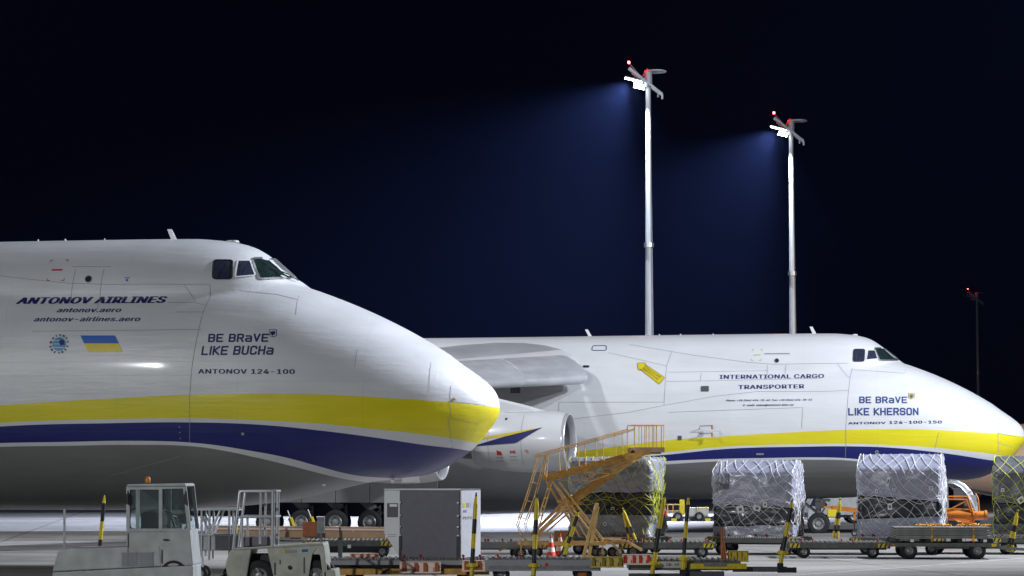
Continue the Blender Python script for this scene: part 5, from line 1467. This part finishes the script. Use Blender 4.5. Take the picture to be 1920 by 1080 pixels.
# white pipe trestle between the two tractors
YR = 66.0
rs = thing('pipe_trestle', 'white pipe trestle with a work shelf, between the tractor cab and the cream tractor', 'trestle', (xat(395, YR), YR, 0)); rs['_base'] = (rs.location.x, YR, 0)
for dy in (0, .9):
    q = MB()
    for a, b in (((360, 956), (448, 953)), ((366, 1003), (450, 1003)), ((378, 956), (378, 1045)), ((393, 955), (392, 1050)), ((430, 954), (430, 1045)), ((378, 965), (393, 1000)), ((412, 958), (395, 1000))):
        A, B = at(*a, YR), at(*b, YR); A.y += dy; B.y += dy; q.tube([A, B], .032, 8)
    q.build('pipe_frame', M['pipe'], rs, world=True, smooth=60)
c = at(403, 958, YR); MB().box(c + Vector((0, .45, .03)), (1.3, .95, .04)).build('shelf', M['offwhite'], rs, world=True)
c = at(410, 1018, YR); MB().box(c + Vector((0, .45, 0)), (1.15, .85, .42)).build('locker', M['offwhite'], rs, world=True, bevel=.02)
for px in (375, 432):
    p = at(px, 1060, YR) - rs.location; wheel(rs, (p.x, 0, .2), .2, .1, .11, n=18); wheel(rs, (p.x, .9, .2), .2, .1, .11, n=18)
for a, b in (((380, 1045), (380, 1085)), ((430, 1045), (430, 1085))): 
    A, B = at(*a, YR), at(*b, YR); B.z = .2; MB().bar(A, B, .05).build('leg', M['pipe'], rs, world=True)

# striped bars standing behind the left vehicles
for px, b, t_, lab in ((186, 1025, 928, 'yellow and black striped bar left of the tractor cab'), (437, 1040, 936, 'yellow and black striped bar behind the pipe frame')):
    Yq = 68.0
    d = thing('striped_bar', lab, 'tow bar', (at(px, b, Yq).x, Yq, 0), 0, 'folded tow bars'); d['_base'] = tuple(d.location)
    q = MB(); A = at(px - 3, b, Yq); A.z = .05; B = at(px + 10, t_, Yq)
    banded_tube(q, A, A.lerp(B, .9), .055, 10, .5); q.tube([A.lerp(B, .9), B], .055, 8, 0, r2=.015)
    q.build('bar', [M['yband'], M['kband']], d, world=True); MB().box(A, (.5, .5, .08)).build('foot', M['black'], d, world=True)

# yellow gear-pin bars in front of the far main wheels
for i, (x0, y0, x1, y1) in enumerate(((550, 988, 539, 957), (590, 988, 577, 955))):
    d = thing('gear_prop', ('left' if i == 0 else 'right') + ' of two slanting yellow props between the far main wheels', 'prop', (at(x0, 990, 112).x, 112, 0), 0, 'yellow props'); d['_base'] = tuple(d.location)
    A, B = at(x0, y0, 112), at(x1, y1, 112); F_ = A.copy(); F_.z = 0.02; F_.x += .1
    MB().tube([F_, A], .04, 6).tube([A.lerp(B, .0), A.lerp(B, .55)], .11, 8, 1).tube([A.lerp(B, .55), B], .035, 6).build('prop_rod', [M['steel'], M['yellow']], d, world=True)
    MB().box(F_, (.5, .4, .06)).build('foot', M['black'], d, world=True)
# ------------------------------------------------------------------ behind the pallets
# glazed dome cab
YD = 101.0
dc = thing('dome_cab', 'clear curved glass cab with silver ribs standing behind the orange boom head', 'cab', (xat(1806, YD), YD, 0))
def dpt(px, py, dy=0): p = at(px, py, YD); p.y += dy; return p - dc.location
prof = [(1770, 903), (1782, 900), (1795, 901), (1808, 908), (1819, 920), (1827, 934), (1832, 948), (1834, 962)]
prof3 = [dpt(*p) for p in prof]
M['domeglass'] = mat('dome_glass', (.55, .58, .62), .12, trans=.45, var=.3, scale=4)
vs, fs = [], []; na = 8
for i, p in enumerate(prof3):
    for k in range(na + 1):
        t_ = k / na * 2 - 1
        vs.append((p.x - .35 * t_ * t_, t_ * 1.1, p.z - .12 * t_ * t_))
fs = [(i * (na + 1) + k, i * (na + 1) + k + 1, (i + 1) * (na + 1) + k + 1, (i + 1) * (na + 1) + k) for i in range(len(prof3) - 1) for k in range(na)]
MB().add(vs, fs).build('canopy_glass', M['domeglass'], dc, smooth=180)
for t_ in (-1, -.45, .3, 1):
    MB().tube([(p.x - .35 * t_ * t_, t_ * 1.1, p.z - .12 * t_ * t_) for p in prof3], .045, 6).build('canopy_rib', M['steel'], dc, smooth=60)
for i in (1, 4): 
    p = prof3[i]; MB().tube([(p.x - .35 * (k / 4 - 1) ** 2, (k / 4 - 1) * 1.1, p.z - .12 * (k / 4 - 1) ** 2) for k in range(9)], .03, 6).build('canopy_hoop', M['steel'], dc, smooth=60)
a, b = dpt(1770, 905), dpt(1834, 975)
MB().prism([(a.x, b.z), (b.x, b.z), (b.x, b.z + .3), (a.x, b.z + .3)], -1.1, 1.1).build('cab_floor', M['grey'], dc, bevel=.03)
MB().prism([(a.x - .1, b.z), (a.x, b.z), (a.x, a.z), (a.x - .1, a.z)], -1.0, 1.0).build('back_panel', M['grey'], dc)
for u, v in ((1792, 925), (1812, 938)): 
    p = dpt(u, v, -.9); MB().box(p, (.5, .03, .45)).build('instrument_panel', M['grey'], dc)
p = dpt(1795, 960, 0); MB().box((p.x, .1, p.z + .1), (.6, .6, .9)).build('seat', M['fabric'], dc, bevel=.05)
MB().box((a.x + .8, 0, .55), (3.0, 1.9, .5)).build('chassis', M['darkgrey'], dc)
MB().box((a.x + .8, 0, .95), (2.6, 1.5, .5)).build('superstructure', M['darkgrey'], dc)
for s in (-.2, 1.9):
    for v in (-.9, .9): wheel(dc, (a.x + s, v, .42), .42, .3, .24, n=20)

# orange boom and jack
YO = 96.0
ob = thing('hydraulic_jack', 'orange hydraulic boom head with hoses, right of the pallet with the tilted black band', 'hydraulic boom', (xat(1810, YO), YO, 0)); ob['_base'] = tuple(ob.location)
def op(px, py, dy=0): p = at(px, py, YO); p.y += dy; return p
M['jack'] = mat('orange_enamel', (.70, .22, .02), .38, var=.25, scale=6, coat=.2)
MB().tube([op(1770, 964), op(1822, 966)], .24, 16).tube([op(1822, 966), op(1826, 966)], .27, 16).tube([op(1826, 966), op(1846, 966)], .17, 14).tube([op(1846, 966), op(1850, 966)], .20, 14).build('cylinder', M['jack'], ob, world=True, smooth=40)
MB().tube([op(1850, 968), op(1863, 967.5)], .06, 10).build('piston_rod', M['steel'], ob, world=True)
for a, b in (((1776, 936), (1810, 937)), ((1776, 931), (1812, 931)), ((1778, 956), (1808, 940)), ((1810, 937), (1819, 960)), ((1813, 931), (1822, 960)), ((1832, 935), (1834, 958)), ((1832, 935), (1827, 925))):
    MB().tube([op(*a, -.2), op(*b, -.2)], .035, 6).build('guard_rail', M['jack'], ob, world=True)
for k in range(8):
    x0 = 1782 + 3.5 * k
    pts = [op(x0, 972, -.2), op(x0 + 12, 978 + k * .5, -.3), op(x0 + 22, 984 - k * .3, -.25), op(1823 + k * .9, 984, -.2)]
    MB().tube(pts, .03, 6).build('hose', M['jack'], ob, world=True, smooth=60)
for x in (1776, 1824): 
    p = op(x, 985); MB().bar((p.x, YO, 0), (p.x, YO, 1.2), .10).box((p.x, YO, .04), (.4, .9, .08)).build('stand', M['jack'], ob, world=True)
p = op(1800, 988); MB().box((p.x, YO, .12), (2.2, .6, .1)).build('skid', M['jack'], ob, world=True)

# orange tow bar on the nose gear
YN = 116.0
nb = thing('aircraft_tow_bar', 'orange tow bar reaching right from the far nose gear, with a small castor leg', 'tow bar', (xat(1575, YN), YN, 0)); nb['_base'] = tuple(nb.location)
MB().bar(at(1545, 951, YN), at(1562, 951, YN), .10).bar(at(1560, 952, YN), at(1608, 957, YN), .20, .22).bar(at(1608, 957, YN), at(1650, 960, YN), .2, .2).build('beam', M['orange'], nb, world=True)
MB().bar(at(1602, 958, YN), at(1602, 976, YN), .10).build('castor_leg', M['orange'], nb, world=True)
p = at(1602, 980, YN); MB().bar(p + Vector((0, 0, .2)), Vector((p.x, YN, .15)), .06).build('castor_fork', M['black'], nb, world=True)
q = p - nb.location; wheel(nb, (q.x, 0, .16), .16, .1, .08, n=16)
wc = MB().box(at(1560, 962, YN - 1), (.4, .3, .34)).build('chock_board', M['yellow'])
wc.location = (0, 0, 0); tag(wc, 'yellow marker box hanging below the orange tow bar at the nose gear', 'marker')

# white service truck behind the nose gear
YV = 150.0
wv = thing('service_truck', 'pale service truck partly seen behind the far nose gear', 'truck', (xat(1585, YV), YV, 0)); wv['_base'] = tuple(wv.location)
def vp(px, py): return at(px, py, YV)
A, B = vp(1515, 975), vp(1625, 918)
MB().box(((A.x + B.x) / 2 + .3, YV + 1, (A.z + B.z) / 2 + .2), (3.0, 2.2, B.z - A.z - .2)).build('box_body', M['offwhite'], wv, world=True, bevel=.05)
MB().prism([(A.x, A.z), (A.x + .75, A.z), (A.x + .75, B.z - .3), (A.x + .35, B.z - .35), (A.x + .02, A.z + .9)], YV, YV + 2.1).build('cab', M['offwhite'], wv, world=True, bevel=.05)
MB().prism([(A.x + .1, A.z + .85), (A.x + .6, A.z + .85), (A.x + .6, B.z - .45), (A.x + .4, B.z - .45)], YV - .02, YV + .02).build('side_window', M['glass'], wv, world=True)
MB().box(((A.x + B.x) / 2, YV + 1, .5), (B.x - A.x, 1.8, .3)).build('chassis', M['black'], wv, world=True)
for px in (1530, 1602): 
    p = vp(px, 980) - wv.location; wheel(wv, (p.x, .15, .42), .42, .3, .24, n=18); wheel(wv, (p.x, 1.9, .42), .42, .3, .24, n=18)

# loader platform with crates far behind, seen between the two left pallets
YL = 158.0
ld = thing('cargo_loader', 'low dark loader platform far behind, seen between the two left pallets', 'loader', (xat(1290, YL), YL, 0)); ld['_base'] = tuple(ld.location)
def lp(px, py, dy=0): p = at(px, py, YL); p.y += dy; return p
MB().bar(lp(1150, 972), lp(1360, 972), .3, .22).build('platform', M['darkgrey'], ld, world=True)
MB().bar(lp(1150, 968.5, -.2), lp(1360, 968.5, -.2), .04, .05).build('platform_edge', M['ct_white'], ld, world=True)
MB().bar(lp(1150, 978), lp(1360, 978), 1.2, .25).build('chassis', M['black'], ld, world=True)
for x in (1262, 1285, 1325): MB().box(lp(x, 975, -.9), (.35, .05, .22)).build('reflector', M['yellow'] if x != 1285 else M['paper'], ld, world=True)
for x in (1200, 1270, 1310, 1345): 
    p = lp(x, 980) - ld.location; wheel(ld, (p.x, -.5, .3), .3, .25, .16, n=16)
MB().tube([lp(1244, 946), lp(1275, 946)], .04, 6).tube([lp(1252, 946), lp(1252, 968)], .03, 6).tube([lp(1262, 946), lp(1262, 968)], .03, 6).tube([lp(1274, 946), lp(1274, 968)], .03, 6).tube([lp(1244, 958), lp(1275, 958)], .03, 6).build('guard_rail', M['tan'], ld, world=True)
z_ = lp(1300, 968.5).z
def crate(label, x0, x1, ytop, m, lid=None):
    a, b = lp(x0, 968), lp(x1, ytop)
    t = thing('transit_crate', label, 'crate', ((a.x + b.x) / 2, YL, z_ + .03), 0, 'crates on the far loader')
    w_, h_ = b.x - a.x, b.z - z_ - .03
    MB().box((0, .1, h_ / 2), (w_, .9, h_)).build('crate_body', m, t, bevel=.03)
    MB().box((0, .1, h_ + .03), (w_ * 1.02, .95, .07)).build('lid', lid or m, t, bevel=.02)
    for s in (-.33, .33): MB().box((s * w_, -.36, h_ / 2), (.05, .03, h_ * .9)).build('rib', m, t)
crate('pale grey crate on the far loader, left of the yellow-lidded one', 1290, 1304, 953.5, M['ivory'])
crate('yellow-lidded grey crate on the far loader', 1306, 1328, 953, M['ivory'], M['yellow'])
hv = MB().box((0, 0, .5), (.32, .25, .85)).box((0, 0, 1.0), (.3, .3, .2)).build('marker_board', M['yellow'])
hv.location = (lp(1279, 968).x, YL, z_ + .0); tag(hv, 'upright yellow marker board at the rail of the far loader', 'marker')
cn = cone('stacked red and white cones on the far loader beside the yellow-netted pallet', 1243, YL, 1.25, z_ + .03)

# lower grey barrier that closes the apron behind the far aircraft
# ------------------------------------------------------------------ night air
hz = MB().box((0, 650, 18), (1780, 1680, 38)).build('haze', None)
hz.data.materials.clear()
hm = bpy.data.materials.new('night_air'); hm.use_nodes = True
nt = hm.node_tree; nt.nodes.remove(nt.nodes['Principled BSDF'])
pv = nt.nodes.new('ShaderNodeVolumePrincipled')
pv.inputs['Color'].default_value = (.22, .34, 1, 1)
pv.inputs['Density'].default_value = .000082
pv.inputs['Anisotropy'].default_value = .3
nt.links.new(pv.outputs[0], nt.nodes['Material Output'].inputs['Volume'])
hz.data.materials.append(hm)
hz['kind'] = 'stuff'
